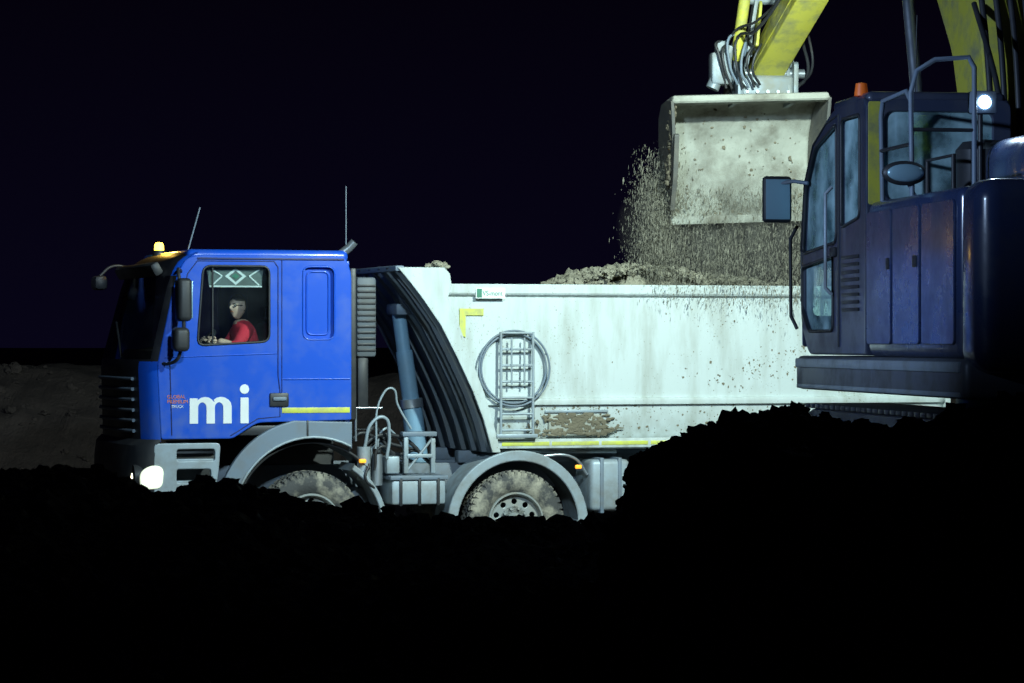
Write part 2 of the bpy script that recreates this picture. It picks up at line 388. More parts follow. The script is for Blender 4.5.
# roof, back wall, floor
box('cab_roof', (.26, .03, 3.2), (1.94, W - .03, 3.33), 'blue', T, .062, seg=5)
box('cab_back_wall', (1.90, .05, 1.5), (1.95, W - .05, 3.22), 'blue', T, .01)
box('cab_floor', (.02, .05, 1.45), (1.9, W - .05, 1.55), 'dark', T, .01)
box('cab_bunk_curtain', (1.40, .1, 1.6), (1.44, W - .1, 3.1), 'trim', T, .01)
box('dashboard', (.02, .08, 1.9), (.42, W - .08, 2.32), 'dark', T, .06)
box('gutter', (.36, -.012, 3.225), (1.88, .0, 3.245), 'bluedark', T, .003)
# cab front (curved)
zs = [1.40, 1.5, 1.62, 1.75, 1.88, 2.0, 2.12, 2.2, 2.22, 2.45, 2.7, 2.95, 3.06, 3.08, 3.14, 3.2, 3.25, 3.28, 3.30]
ts = [-1, -.985, -.96, -.93, -.89, -.84, -.76, -.6, -.4, -.2, 0, .2, .4, .6, .76, .84, .89, .93, .96, .985, 1]
def gx(z):
    return float(np.interp(z, [1.4, 2.16, 3.0, 3.12, 3.2, 3.26, 3.3], [-.01, -.05, .125, .17, .22, .29, .38]))
def bul(t, z):
    b = float(np.interp(z, [1.4, 2.2, 3.3], [.26, .24, .15])); return -b * (1 - abs(t) ** 4) ** .65
V = []; F = []; I = []
for z in zs:
    for t in ts: V.append((gx(z) + bul(t, z), W / 2 + t * (W / 2 - .003), z))
n = len(ts)
for j in range(len(zs) - 1):
    zc = (zs[j] + zs[j + 1]) / 2
    for i in range(n - 1):
        tc_ = (ts[i] + ts[i + 1]) / 2
        F.append((j * n + i, j * n + i + 1, (j + 1) * n + i + 1, (j + 1) * n + i))
        if 2.22 < zc < 3.06 and abs(tc_) < .95: I.append(1)
        elif zc > 3.07: I.append(2 if abs(tc_) < .97 else 0)
        elif zc < 2.2 and abs(tc_) > .80: I.append(0)
        else: I.append(2)
mesh('cab_front', V, F, ['blue', 'wscreen', 'grille'], T, 40, I)
for k in range(6):
    z = 1.5 + k * .105
    tube('grille_bar', [(gx(z) + bul(t, z) - .015, W / 2 + t * W / 2, z) for t in ts if abs(t) < .8], .018, 'grey', T)
box('sun_visor', (-.06, .2, 3.06), (.04, W - .2, 3.2), 'dark', T, .03, rot=('Y', -.5))
tube('wiper', [(-.26, .8, 2.24), (-.20, 1.4, 2.6)], .012, 'dark', T)
# bumper
zb = [.55, .62, .8, 1.0, 1.2, 1.36, 1.42]; off = [.0, .05, .08, .08, .08, .06, .0]
V = []; F = []
for z, o in zip(zb, off):
    for t in ts: V.append((-.0 - o + (-.27) * (1 - abs(t) ** 5) ** .6, W / 2 + t * (W / 2 - .0), z))
for j in range(len(zb) - 1):
    for i in range(n - 1): F.append((j * n + i, j * n + i + 1, (j + 1) * n + i + 1, (j + 1) * n + i))
mesh('front_bumper', V, F, 'dark', T)
plate('bumper_side', rp([(-.08, .60), (-.08, 1.38), (.60, 1.38), (.58, 1.1), (.50, .62)], .05), [rect(.15, 1.20, .54, 1.32, .03), rect(.15, .98, .50, 1.12, .03), rect(.15, .74, .48, .90, .03)], .06, .03, 'lgrey', T, .01)
for z in (.75, .99, 1.21): box('step_tread', (.14, .03, z - .015), (.56, .3, z + .01), 'lgrey', T, .005)
box('step_well', (.1, .28, .6), (.6, .32, 1.4), 'dark', T, .005)
for yy, nm in ((.16, 'headlight'), (W - .16, 'headlight_far')):
    lathe(nm, [(0, -.035), (.03, -.032), (.04, -.028)], (-.245, yy, 1.04), 'head', T, 'X', 24)
    lathe(nm + '_reflector', [(.04, -.028), (.085, -.012), (.10, .01)], (-.245, yy, 1.04), 'chrome', T, 'X', 24)
    lathe(nm + '_bezel', [(.10, -.012), (.125, -.02), (.135, .02), (.14, .12)], (-.245, yy, 1.04), 'dark', T, 'X', 24)
    tube(nm + '_fog', [(-.36, yy + (.12 if yy < 1 else -.12), .78), (-.33, yy + (.12 if yy < 1 else -.12), .78)], .05, 'chrome', T)
# wrap-around side lens of the headlight
plate('headlight_side_lens', rp([(-.22, .92), (-.23, 1.10), (-.10, 1.17), (.02, 1.14), (.0, .93)], .07), [], .03, -.005, 'headdim', T, .012)
lathe('headlight_side_bulb', [(0, -.02), (.045, -.018), (.072, -.008), (.082, .01)], (-.115, -.012, 1.045), 'head', T, 'Y', 24)
# letters
def text(name, s, size, x, y, z, mat, ext=.003, off=0, sx=1):
    cu = bpy.data.curves.new(name, 'FONT'); cu.body = s; cu.size = size; cu.extrude = ext; cu.offset = off
    me = curve_mesh(cu, name)
    for v in me.vertices:
        a, b, c = v.co; v.co = (x + a * sx, y - c, z + b)
    return finish(me, name, mat, T, 0)
def letter_m(x, z, h, w, st):
    def hump(xa, xb):
        out = []
        for i in range(9):
            a = math.pi - math.pi * i / 8 * .98
            out.append(((xa + xb) / 2 + (xb - xa) / 2 * math.cos(a), z + h - (xb - xa) * .42 + (xb - xa) * .46 * math.sin(a)))
        return out
    mid = x + w / 2
    o = [(x, z), (x, z + h * .98), (x + st * .95, z + h * .98), (x + st * .95, z + h * .88)]
    h1 = hump(x + st * .7, mid + st / 2)[2:]; o += h1[:-1] + [(mid + st / 2 - .003, z + h * .84)]
    h2 = hump(mid, x + w)[2:]; o += h2 + [(x + w, z)]
    o += [(x + w - st, z)]
    i2 = [((mid + st / 2 + x + w - st) / 2 + (x + w - st - mid - st / 2) / 2 * math.cos(math.pi * i / 8), z + h * .62 + h * .2 * math.sin(math.pi * i / 8)) for i in range(9)]
    o += i2 + [(mid + st / 2, z), (mid - st / 2, z)]
    i1 = [((x + st + mid - st / 2) / 2 + (mid - st / 2 - x - st) / 2 * math.cos(math.pi * i / 8), z + h * .62 + h * .2 * math.sin(math.pi * i / 8)) for i in range(9)]
    o += i1 + [(x + st, z)]
    return o
plate('letter_m', letter_m(.28, 1.575, .26, .43, .086), [], .006, -.003, 'whiteclean', T, .001)
plate('letter_i', rect(.80, 1.575, .885, 1.835, .01), [], .006, -.003, 'whiteclean', T, .001)
plate('letter_i_dot', circ(.842, 1.92, .048), [], .006, -.003, 'whiteclean', T, .001)
text('door_text_small', 'GLOBAL', .05, .05, -.002, 1.83, 'orange')
text('door_text', 'PREMIUM', .052, .05, -.002, 1.78, 'orange')
text('door_text_lower', 'TRUCK', .04, .09, -.002, 1.735, 'whiteclean')
# pennant in the window
plate('pennant', rp([(.50, 2.95), (1.04, 2.95), (1.06, 3.15), (.47, 3.15)], .02), [], .006, .09, 'trim', T, .001)
plate('pennant_diamond', [(.77, 2.97), (.88, 3.06), (.77, 3.145), (.66, 3.06)], [[(.77, 3.0), (.84, 3.06), (.77, 3.115), (.70, 3.06)]], .006, .083, 'whiteclean', T, .001)
plate('pennant_diamond', [(.77, 3.03), (.81, 3.06), (.77, 3.09), (.73, 3.06)], [], .006, .083, 'green', T, .001)
for a, b in (((.52, 3.13), (.63, 3.06)), ((.63, 3.06), (.53, 2.97)), ((1.02, 3.13), (.91, 3.06)), ((.91, 3.06), (1.01, 2.97))):
    tube('pennant_print', [(a[0], .084, a[1]), (b[0], .084, b[1])], .009, 'whiteclean', T)
tube('pennant_fringe', [(.50, .084, 2.955), (1.04, .084, 2.955)], .010, 'whiteclean', T)
tube('curtain_rail', [(.38, .12, 3.16), (1.1, .12, 3.16)], .012, 'grey', T)
# mirrors
for far in (0, 1):
    f = (lambda y: W - y) if far else (lambda y: y)
    ys = sorted((f(-.34), f(-.12)))
    box('mirror_housing', (.10, ys[0], 2.60), (.24, ys[1], 3.03), 'dark', T, .045, seg=4)
    box('mirror_glass', (.235, ys[0] + .02, 2.63), (.246, ys[1] - .02, 3.0), 'mirror', T, .003)
    box('wide_mirror_housing', (.06, ys[0] + .0, 2.30), (.22, ys[1], 2.54), 'dark', T, .05, seg=4)
    tube('mirror_arm', [(.20, f(.02), 3.10), (.14, f(-.12), 3.12), (.13, f(-.2), 3.06), (.13, f(-.2), 2.25), (.06, f(-.08), 2.18), (.0, f(.03), 2.18)], .018, 'dark', T, smooth=True)
box('kerb_mirror', (-.30, W - .3, 2.95), (-.16, W - .02, 3.1), 'dark', T, .04)
tube('kerb_mirror_arm', [(-.22, W - .15, 3.1), (-.1, W - .15, 3.20), (.1, W - .15, 3.20)], .015, 'dark', T, smooth=True)
# roof things
lathe('beacon', [(0, .10), (.035, .095), (.048, .07), (.052, 0)], (.32, 1.75, 3.35), 'beacon', T, 'Z', 20)
lathe('beacon_base', [(.065, 0), (.07, -.03), (.07, -.06)], (.32, 1.75, 3.365), 'dark', T, 'Z', 20)
tube('antenna', [(.31, .25, 3.30), (.44, .25, 3.76)], .008, 'grey', T)
tube('antenna_rear', [(1.98, .3, 3.2), (1.98, .3, 4.0)], .006, 'grey', T)
tube('air_horn', [(1.88, .12, 3.30), (1.96, .1, 3.36), (2.01, .08, 3.42)], .045, 'chrome', T)
# air intake behind the cab
box('air_intake', (2.03, .06, 2.24), (2.24, .55, 3.06), 'frontdark', T, .03)
for k in range(12): box('intake_slat', (2.04, .045, 2.30 + k * .06), (2.23, .065, 2.325 + k * .06), 'dark', T, .004)
box('cab_rear_trim', (1.955, .03, 1.6), (2.02, .4, 3.15), 'dark', T, .015)
box('intake_duct', (2.05, .1, 1.7), (2.17, .3, 2.26), 'dark', T, .03)

# fender for first axle
cx1, cx2, cwz = 1.55, 3.74, .53
def arc(cx_, cz_, r, a0, a1, n=14): return [(cx_ + r * math.cos(math.radians(a0 + (a1 - a0) * i / n)), cz_ + r * math.sin(math.radians(a0 + (a1 - a0) * i / n))) for i in range(n + 1)]
f1 = arc(1.55, .62, 1.0, 158, 112) + [(1.35, 1.60), (1.96, 1.58), (1.96, 1.30)] + arc(1.55, .60, .82, 62, 160)
plate('cab_fender', f1, [], .08, .01, 'grey', T, .015)
tube('fender_lip', [(a, -.035, b) for a, b in arc(1.55, .60, .83, 62, 160)], .014, 'lgrey', T)
box('fender_joint', (1.48, -.036, 1.44), (1.5, -.02, 1.6), 'dark', T, .002)
arcsheet('cab_fender_inner', 1.55, .58, .78, .81, 40, 165, .05, .55, 'dark', T)
arcsheet('cab_rear_mudguard', 1.58, .50, .70, .76, 2, 58, -.01, .5, 'lgrey', T)
arcsheet('mudguard', cx2, .50, .69, .75, 2, 176, -.02, .52, 'lgrey', T)
arcsheet('mudguard_rim', cx2, .50, .66, .77, 2, 176, -.035, .0, 'lgrey', T)
tube('fender_hose', [(2.2, 0, .9), (2.1, -.03, 1.0), (2.15, 0, 1.15)], .014, 'dark', T, smooth=True)
box('amber_marker', (2.04, -.02, 1.16), (2.11, .02, 1.20), 'amber', T, .01)
# wheels
wheel(T, 'wheel_a', cx1, .55, .02, .31); wheel(T, 'wheel_b', cx2, .53, .02, .31)
wheel(T, 'wheel_a_far', cx1, .53, W - .02, .31, far=True); wheel(T, 'wheel_b_far', cx2, .53, W - .02, .31, far=True)
for xx, nm in ((6.35, 'wheel_c'), (7.72, 'wheel_d')):
    wheel(T, nm, xx, .53, .04, .58, False); wheel(T, nm + '_far', xx, .53, W - .04, .58, False, True)
    tube(nm + '_axle', [(xx, .3, .53), (xx, W - .3, .53)], .09, 'dark', T)
    arcsheet(nm + '_mudguard', xx, .52, .62, .66, 20, 160, .02, .6, 'dark', T)
for xx in (cx1, cx2): tube('axle', [(xx, .3, .53), (xx, W - .3, .53)], .07, 'dark', T)
# chassis
for y in (.72, 1.60): box('chassis_rail', (.2, y, .85), (8.3, y + .08, 1.12), 'grey', T, .01)
for x in (1.0, 2.3, 3.2, 5.0, 6.0, 7.2, 8.2): box('crossmember', (x, .78, .9), (x + .12, 1.62, 1.08), 'dark', T, .01)
box('engine_block', (.6, .8, .7), (2.0, 1.6, 1.45), 'dark', T, .08)
# equipment between cab and mudguard
box('equipment_box', (2.40, .05, .72), (2.98, .55, .98), 'lgrey', T, .03)
box('equipment_lid', (2.38, .03, .975), (3.0, .57, 1.02), 'grey', T, .01)
for k in range(3): box('box_strap', (2.48 + k * .2, .03, .71), (2.51 + k * .2, .06, 1.0), 'dark', T, .004)
tube('air_tank', [(2.16, .35, .75), (2.16, .9, .75)], .14, 'grey', T, res=6)
tube('filter_can', [(2.12, .12, .98), (2.12, .12, 1.32)], .07, 'lgrey', T, res=6)
tube('filter_can', [(2.28, .18, .92), (2.28, .18, 1.24)], .055, 'chrome', T, res=6)
box('valve_block', (2.36, .10, 1.04), (2.5, .3, 1.22), 'lgrey', T, .02)
box('bracket_frame', (2.55, .12, 1.04), (2.60, .18, 1.46), 'lgrey', T, .01)
box('bracket_frame', (2.84, .12, 1.04), (2.89, .18, 1.40), 'lgrey', T, .01)
box('bracket_top', (2.53, .10, 1.42), (2.90, .22, 1.47), 'grey', T, .01)
box('bracket_mid', (2.58, .11, 1.20), (2.86, .17, 1.24), 'lgrey', T, .01)
tube('bracket_brace', [(2.58, .14, 1.06), (2.86, .14, 1.4)], .014, 'lgrey', T)
for k in range(9):
    a = random.uniform(2.05, 2.5); b = random.uniform(2.4, 2.95)
    tube('hydraulic_hose', [(a, .15 + k * .05, 1.0 + random.random() * .2), (a + .05, .1 + k * .05, 1.3 + random.random() * .2), ((a + b) / 2, .15 + k * .05, 1.2 + random.random() * .3), (b, .2 + k * .05, 1.1 + random.random() * .2)], random.choice((.012, .016, .02)), random.choice(['dark', 'dark', 'lgrey']), T, smooth=True)
tube('hose_loop', [(2.12, .1, 1.3), (2.2, .05, 1.58), (2.32, .05, 1.62), (2.38, .08, 1.45), (2.36, .1, 1.2)], .018, 'lgrey', T, smooth=True)
tube('hose_loop', [(2.24, .1, 1.3), (2.3, .05, 1.85), (2.40, .05, 1.92), (2.47, .08, 1.75), (2.62, .1, 1.5)], .012, 'lgrey', T, smooth=True)
tube('coil_frame', [(2.02, .06, 1.38), (2.02, .06, 1.72)], .012, 'chrome', T)
tube('coil_frame', [(2.02, .06, 1.72), (2.3, .06, 1.72)], .012, 'chrome', T)
tube('trailer_coil', [(2.04 + .03 * math.cos(i * .9) + i * .003, .12 + .03 * math.sin(i * .9), 1.5) for i in range(60)], .006, 'dark', T)
# hoist
tube('hoist_lower', [(2.98, 1.0, .95), (2.88, 1.0, 1.75)], .11, 'hydr', T, res=8)
tube('hoist_mid', [(2.88, 1.0, 1.74), (2.80, 1.0, 2.3)], .09, 'hydr', T, res=8)
tube('hoist_upper', [(2.80, 1.0, 2.28), (2.74, 1.0, 2.72)], .075, 'hydr', T, res=8)
tube('hoist_collar', [(2.886, 1.0, 1.70), (2.876, 1.0, 1.79)], .125, 'chrome', T, res=8)
box('hoist_cradle', (2.8, .75, .95), (3.14, 1.25, 1.12), 'dark', T, .02)
box('hoist_top_mount', (2.66, .8, 2.68), (2.86, 1.2, 2.80), 'grey', T, .02)
# right side boxes under the tipper
box('side_tank', (4.56, .03, .62), (5.0, .55, 1.16), 'lgrey', T, .05, seg=3)
box('side_tank_strap', (4.66, .015, .60), (4.70, .57, 1.18), 'grey', T, .005)
box('side_tank_strap', (4.86, .015, .60), (4.90, .57, 1.18), 'grey', T, .005)
box('fuel_tank', (5.1, .05, .50), (5.7, .6, 1.1), 'lgrey', T, .08, seg=4)
box('side_marker', (4.38, -.0, 1.07), (4.45, .03, 1.11), 'amber', T, .01)
box('subframe', (3.3, .66, 1.12), (8.4, .80, 1.25), 'grey', T, .01)
box('subframe', (3.3, 1.60, 1.12), (8.4, 1.74, 1.25), 'grey', T, .01)
tube('side_pipe', [(4.0, .15, 1.2), (4.4, .12, 1.18), (4.55, .12, 1.0)], .016, 'chrome', T, smooth=True)
tube('side_pipe', [(3.6, .2, 1.25), (4.9, .2, 1.24)], .02, 'lgrey', T)

# ---- tipper body
XFZ = [1.25, 1.6, 1.9, 2.25, 2.57, 2.85, 3.0, 3.16]
XFX = [3.46, 3.36, 3.24, 3.07, 2.90, 2.70, 2.58, 2.44]
def xf(z): return float(np.interp(z, XFZ, XFX))
XR = 8.65
sec = [(.12, 2.99), (.0, 2.99), (-.01, 2.975), (-.01, 2.905), (.0, 2.89), (.05, 2.865), (.052, 2.6), (.06, 2.2), (.07, 1.81), (.03, 1.80), (.025, 1.78), (.03, 1.745), (.07, 1.735), (.085, 1.6), (.11, 1.45), (.17, 1.34), (.30, 1.27), (.75, 1.25)]
def yside(z):
    zz_ = [1.25, 1.27, 1.34, 1.45, 1.6, 1.735, 1.745, 1.80, 1.81, 2.2, 2.6, 2.865, 2.89]; yy_ = [.75, .3, .17, .11, .085, .07, .03, .03, .07, .06, .052, .05, 0]
    return float(np.interp(z, zz_, yy_))
def dentf(x, z): return .012 * noise.noise(Vector((x * 1.8, 0, z * 2))) if 1.85 < z < 2.8 else 0
secf = sec + [(W - a, b) for a, b in sec[::-1]]
ns = 60; V = []; F = []
for i in range(ns + 1):
    t = i / ns
    for (y, z) in secf:
        x0 = xf(z) + .02; x = x0 + (XR - x0) * t
        dent = dentf(x, z)
        V.append((x, y + (dent if y < 1 else -dent), z))
k = len(secf)
for i in range(ns):
    for q in range(k - 1): F.append((i * k + q, i * k + q + 1, (i + 1) * k + q + 1, (i + 1) * k + q))
ob = mesh('tipper_tub', V, F, 'white', T, 25)
md = ob.modifiers.new('sol', 'SOLIDIFY'); md.thickness = .012; md.offset = 0
for yy in (-.005, W - .035):
    plate('head_flange', [(xf(z) + (0), z) for z in XFZ] + [(2.94, 3.16), (3.0, 3.10), (3.02, 2.98)] + [(xf(z) + w, z) for z, w in ((2.85, .28), (2.57, .20), (2.25, .15), (1.9, .12), (1.6, .10), (1.25, .09))], [], .05, yy + .0 if yy < 1 else yy + .04, 'white', T, .008)
V = []; F = []
zz = np.linspace(1.25, 3.16, 14)
for z in zz:
    for y in (.02, W - .02): V.append((xf(z) + .05, y, z))
for i in range(len(zz) - 1): F.append((2 * i, 2 * i + 1, 2 * i + 3, 2 * i + 2))
ob = mesh('front_wall', V, F, 'frontdark', T, 60); ob.modifiers.new('sol', 'SOLIDIFY').thickness = .03
for y in (.28, .62, 1.0, 1.4, 1.78, 2.12):
    V = []; F = []
    for z in zz: V += [(xf(z) - .03, y - .04, z), (xf(z) - .03, y + .04, z), (xf(z) + .05, y + .06, z), (xf(z) + .05, y - .06, z)]
    for i in range(len(zz) - 1):
        for q in range(4): F.append((4 * i + q, 4 * i + (q + 1) % 4, 4 * i + 4 + (q + 1) % 4, 4 * i + 4 + q))
    mesh('front_rib', V, F, 'frontdark', T, 40)
box('head_canopy', (2.46, .02, 3.12), (2.96, W - .02, 3.165), 'white', T, .01)
box('head_top_beam', (2.42, -.01, 3.12), (2.52, W + .01, 3.18), 'grey', T, .015)
plate('tail_gate', rp([(.0, 1.25), (W, 1.25), (W, 3.0), (.0, 3.0)], .03), [], .06, XR + .03, 'white', T, .01, axis='X')
box('lower_rail', (3.50, .035, 1.285), (8.6, .11, 1.385), 'white', T, .01)
for k in range(9): box('yellow_tape', (3.58 + k * .55, .030, 1.315), (4.10 + k * .55, .036, 1.355), 'tape', T, .001)
# L-shaped corner tape, label
plate('corner_tape', [(3.12, 2.74), (3.38, 2.74), (3.38, 2.67), (3.185, 2.67), (3.185, 2.44), (3.12, 2.48)], [], .008, .030, 'tape', T, .001)
plate('label', rect(3.28, 2.845, 3.60, 2.955, .005), [], .006, -.022, 'whiteclean', T, .001)
plate('label_patch', rect(3.29, 2.855, 3.345, 2.945, .004), [], .006, -.026, 'green', T, .001)
text('label_text', 'VS-mont', .072, 3.352, -.027, 2.875, 'green', .001, .0, .85)
# ladder and hoop
for x in (3.55, 3.90): tube('ladder_rail', [(x, -.03, 1.44), (x, -.03, 2.50)], .016, 'lgrey', T)
for x in (3.66, 3.80): tube('ladder_rail_inner', [(x, -.05, 1.95), (x, -.05, 2.44)], .010, 'lgrey', T)
for kz in range(7): tube('ladder_rung', [(3.55, -.03, 1.48 + kz * .168), (3.90, -.03, 1.48 + kz * .168)], .013, 'lgrey', T)
for x, z in ((3.55, 1.6), (3.9, 1.6), (3.55, 2.4), (3.9, 2.4)): tube('ladder_bracket', [(x, -.03, z), (x, .07, z)], .012, 'grey', T)
box('ladder_foot', (3.50, -.05, 1.40), (3.95, .03, 1.44), 'lgrey', T, .008)
for rr in (.385, .355): tube('hoop', [(3.70 + rr * math.cos(i / 48 * 6.2832), -.0 - (.02 if rr > .37 else 0), 2.12 + rr * 1.02 * math.sin(i / 48 * 6.2832)) for i in range(48)], .011, 'grey', T, True)
for a in (.4, 1.2, 2.0, 2.8, 3.9, 5.5): tube('hoop_bracket', [(3.70 + .37 * math.cos(a), -.01, 2.12 + .375 * math.sin(a)), (3.70 + .37 * math.cos(a), .07, 2.12 + .375 * math.sin(a))], .01, 'grey', T)
box('side_latch_frame', (4.06, .05, 1.655), (4.76, .09, 1.685), 'lgrey', T, .006)
box('side_ledge', (4.1, .062, 1.41), (4.70, .12, 1.64), 'bucket', T, .03)
mi = []
def spot_at(x, z, s, d=.005):
    mi.append(((x, yside(z) + dentf(x, z) - .004, z), (s * random.uniform(.6, 1), d, s)))
for _ in range(900):
    x = random.gauss(4.45, .30) if random.random() < .45 else random.uniform(3.6, 8.4); z = random.uniform(1.38, 1.73)
    s = .002 + min(.022, random.expovariate(190)); spot_at(x, z - .0, s)
for _ in range(200):
    z = random.uniform(1.42, 1.64); mi.append(((random.gauss(4.4, .2), .058, z), (random.uniform(.01, .05), .008, random.uniform(.008, .03))))
for _ in range(900):
    x = random.uniform(3.6, 8.3); z = random.uniform(1.85, 2.85); s = .0015 + min(.010, random.expovariate(420))
    if x > 5.4 or random.random() < .4: spot_at(x, z, s, .003)
for _ in range(480):
    x = random.gauss(6.7, .42); z = random.gauss(2.25, .22)
    if 1.85 < z < 2.8: spot_at(x, z, .002 + min(.018, random.expovariate(210)), .004)
blobs('mud_splatter', mi, 'mudspot', T, False, .9)
mi2 = [((random.uniform(2.85, 3.05), random.uniform(.02, .3), 3.17 + random.uniform(0, .05)), (.04, .04, .03)) for _ in range(14)]
blobs('soil_on_canopy', mi2, 'load', T)
# load
V = []; F = []; nxl, nyl = 150, 60
for i in range(nxl + 1):
    x = 3.3 + (8.6 - 3.3) * i / nxl
    for j in range(nyl + 1):
        y = .09 + (W - .18) * j / nyl
        e = math.sin(math.pi * (y - .09) / (W - .18))
        p = Vector((x, y, 0))
        z = 2.80 + .32 * math.exp(-((x - 5.15) / .70) ** 2) * e ** .3 + .20 * math.exp(-((x - 6.4) / .9) ** 2) * e ** .4
        z += .12 * noise.fractal(p * 4, .7, 2.1, 5) + .06 * abs(noise.noise(p * 9))
        z = z if x > 4.1 else z - .5 * (4.1 - x)
        V.append((x, y, z))
for i in range(nxl):
    for j in range(nyl): F.append((i * (nyl + 1) + j, (i + 1) * (nyl + 1) + j, (i + 1) * (nyl + 1) + j + 1, i * (nyl + 1) + j + 1))
mesh('soil_load', V, F, 'load', T, 0)
li = []
for _ in range(1500):
    x = random.gauss(5.4, .85); y = random.uniform(.12, 1.6)
    if x < 4.3 or x > 8: continue
    s = min(.07, .006 + random.expovariate(70))
    z = 2.86 + .27 * math.exp(-((x - 5.15) / .70) ** 2) + .16 * math.exp(-((x - 6.4) / .9) ** 2) + random.uniform(-.03, .06); li.append(((x, y, z), (s, s, s * .8)))
blobs('soil_lumps', li, 'load', T, True, .9)

# steering wheel + seat
swc = Vector((.52, .54, 2.33))
Rm = Matrix.Rotation(math.radians(35), 3, 'Y')
def swp(a, r=.22): return swc + Rm @ Vector((0, r * math.cos(a), r * math.sin(a)))
tube('steering_wheel', [swp(i / 32 * 6.2832) for i in range(32)], .016, 'dark', T, True)
tube('steering_column', [swc, swc + Vector((-.25, 0, -.25))], .03, 'dark', T)
for a in (0, 2.1, 4.2): tube('wheel_spoke', [swc, swp(a)], .012, 'dark', T)
box('seat_base', (.76, .30, 1.78), (1.22, .80, 1.95), 'seat', T, .05, seg=3)
box('seat_back', (1.14, .32, 1.93), (1.25, .78, 2.60), 'seat', T, .05, seg=3)
box('head_rest', (1.15, .44, 2.62), (1.22, .66, 2.76), 'seat', T, .03, seg=3)

# ---------------------------------------------------------------- DRIVER
D = root('truck_driver'); D.location = (-3.5, 0, 0); D.rotation_euler[2] = TH
def skin(name, verts, edges, radii, mat, parent, rootv=0, sub=2):
    me = bpy.data.meshes.new(name); me.from_pydata(verts, edges, [])
    ob = bpy.data.objects.new(name, me); COL.objects.link(ob)
    md = ob.modifiers.new('s', 'SKIN'); md.use_smooth_shade = True
    for i, r in enumerate(radii):
        sv = me.skin_vertices[0].data[i]; sv.radius = (r if isinstance(r, tuple) else (r, r)); sv.use_root = (i == rootv)
    ms = ob.modifiers.new('u', 'SUBSURF'); ms.levels = sub; ms.render_levels = sub
    dg = bpy.context.evaluated_depsgraph_get(); m2 = bpy.data.meshes.new_from_object(ob.evaluated_get(dg))
    bpy.data.objects.remove(ob)
    return finish(m2, name, mat, parent, 80)
hy = .50
vv = [(1.00, hy, 2.01), (.99, hy, 2.20), (.96, hy, 2.40), (.93, hy, 2.53), (.905, hy, 2.63),
      (.93, hy - .19, 2.50), (.80, hy - .26, 2.34), (.63, hy - .20, 2.41),
      (.93, hy + .19, 2.50), (.80, hy + .26, 2.32), (.63, hy + .16, 2.40),
      (.70, hy - .12, 2.00), (.54, hy - .13, 1.64), (.70, hy + .12, 2.00), (.54, hy + .13, 1.64), (.43, hy - .13, 1.61), (.43, hy + .13, 1.61)]
ee = [(0, 1), (1, 2), (2, 3), (3, 4), (3, 5), (5, 6), (6, 7), (3, 8), (8, 9), (9, 10), (0, 11), (11, 12), (0, 13), (13, 14), (12, 15), (14, 16)]
rr = [.15, .15, .16, .11, .055, .08, .06, .036, .08, .06, .036, .085, .055, .085, .055, .05, .05]
body = skin('body', vv, ee, rr, ['red', 'skin', 'trouser'], D)
for p in body.data.polygons:
    c = p.center
    if c.z < 2.05: p.material_index = 2
    elif c.x < .76 and c.z > 2.1: p.material_index = 1
    elif c.z > 2.575 and abs(c.y - hy) < .08: p.material_index = 1
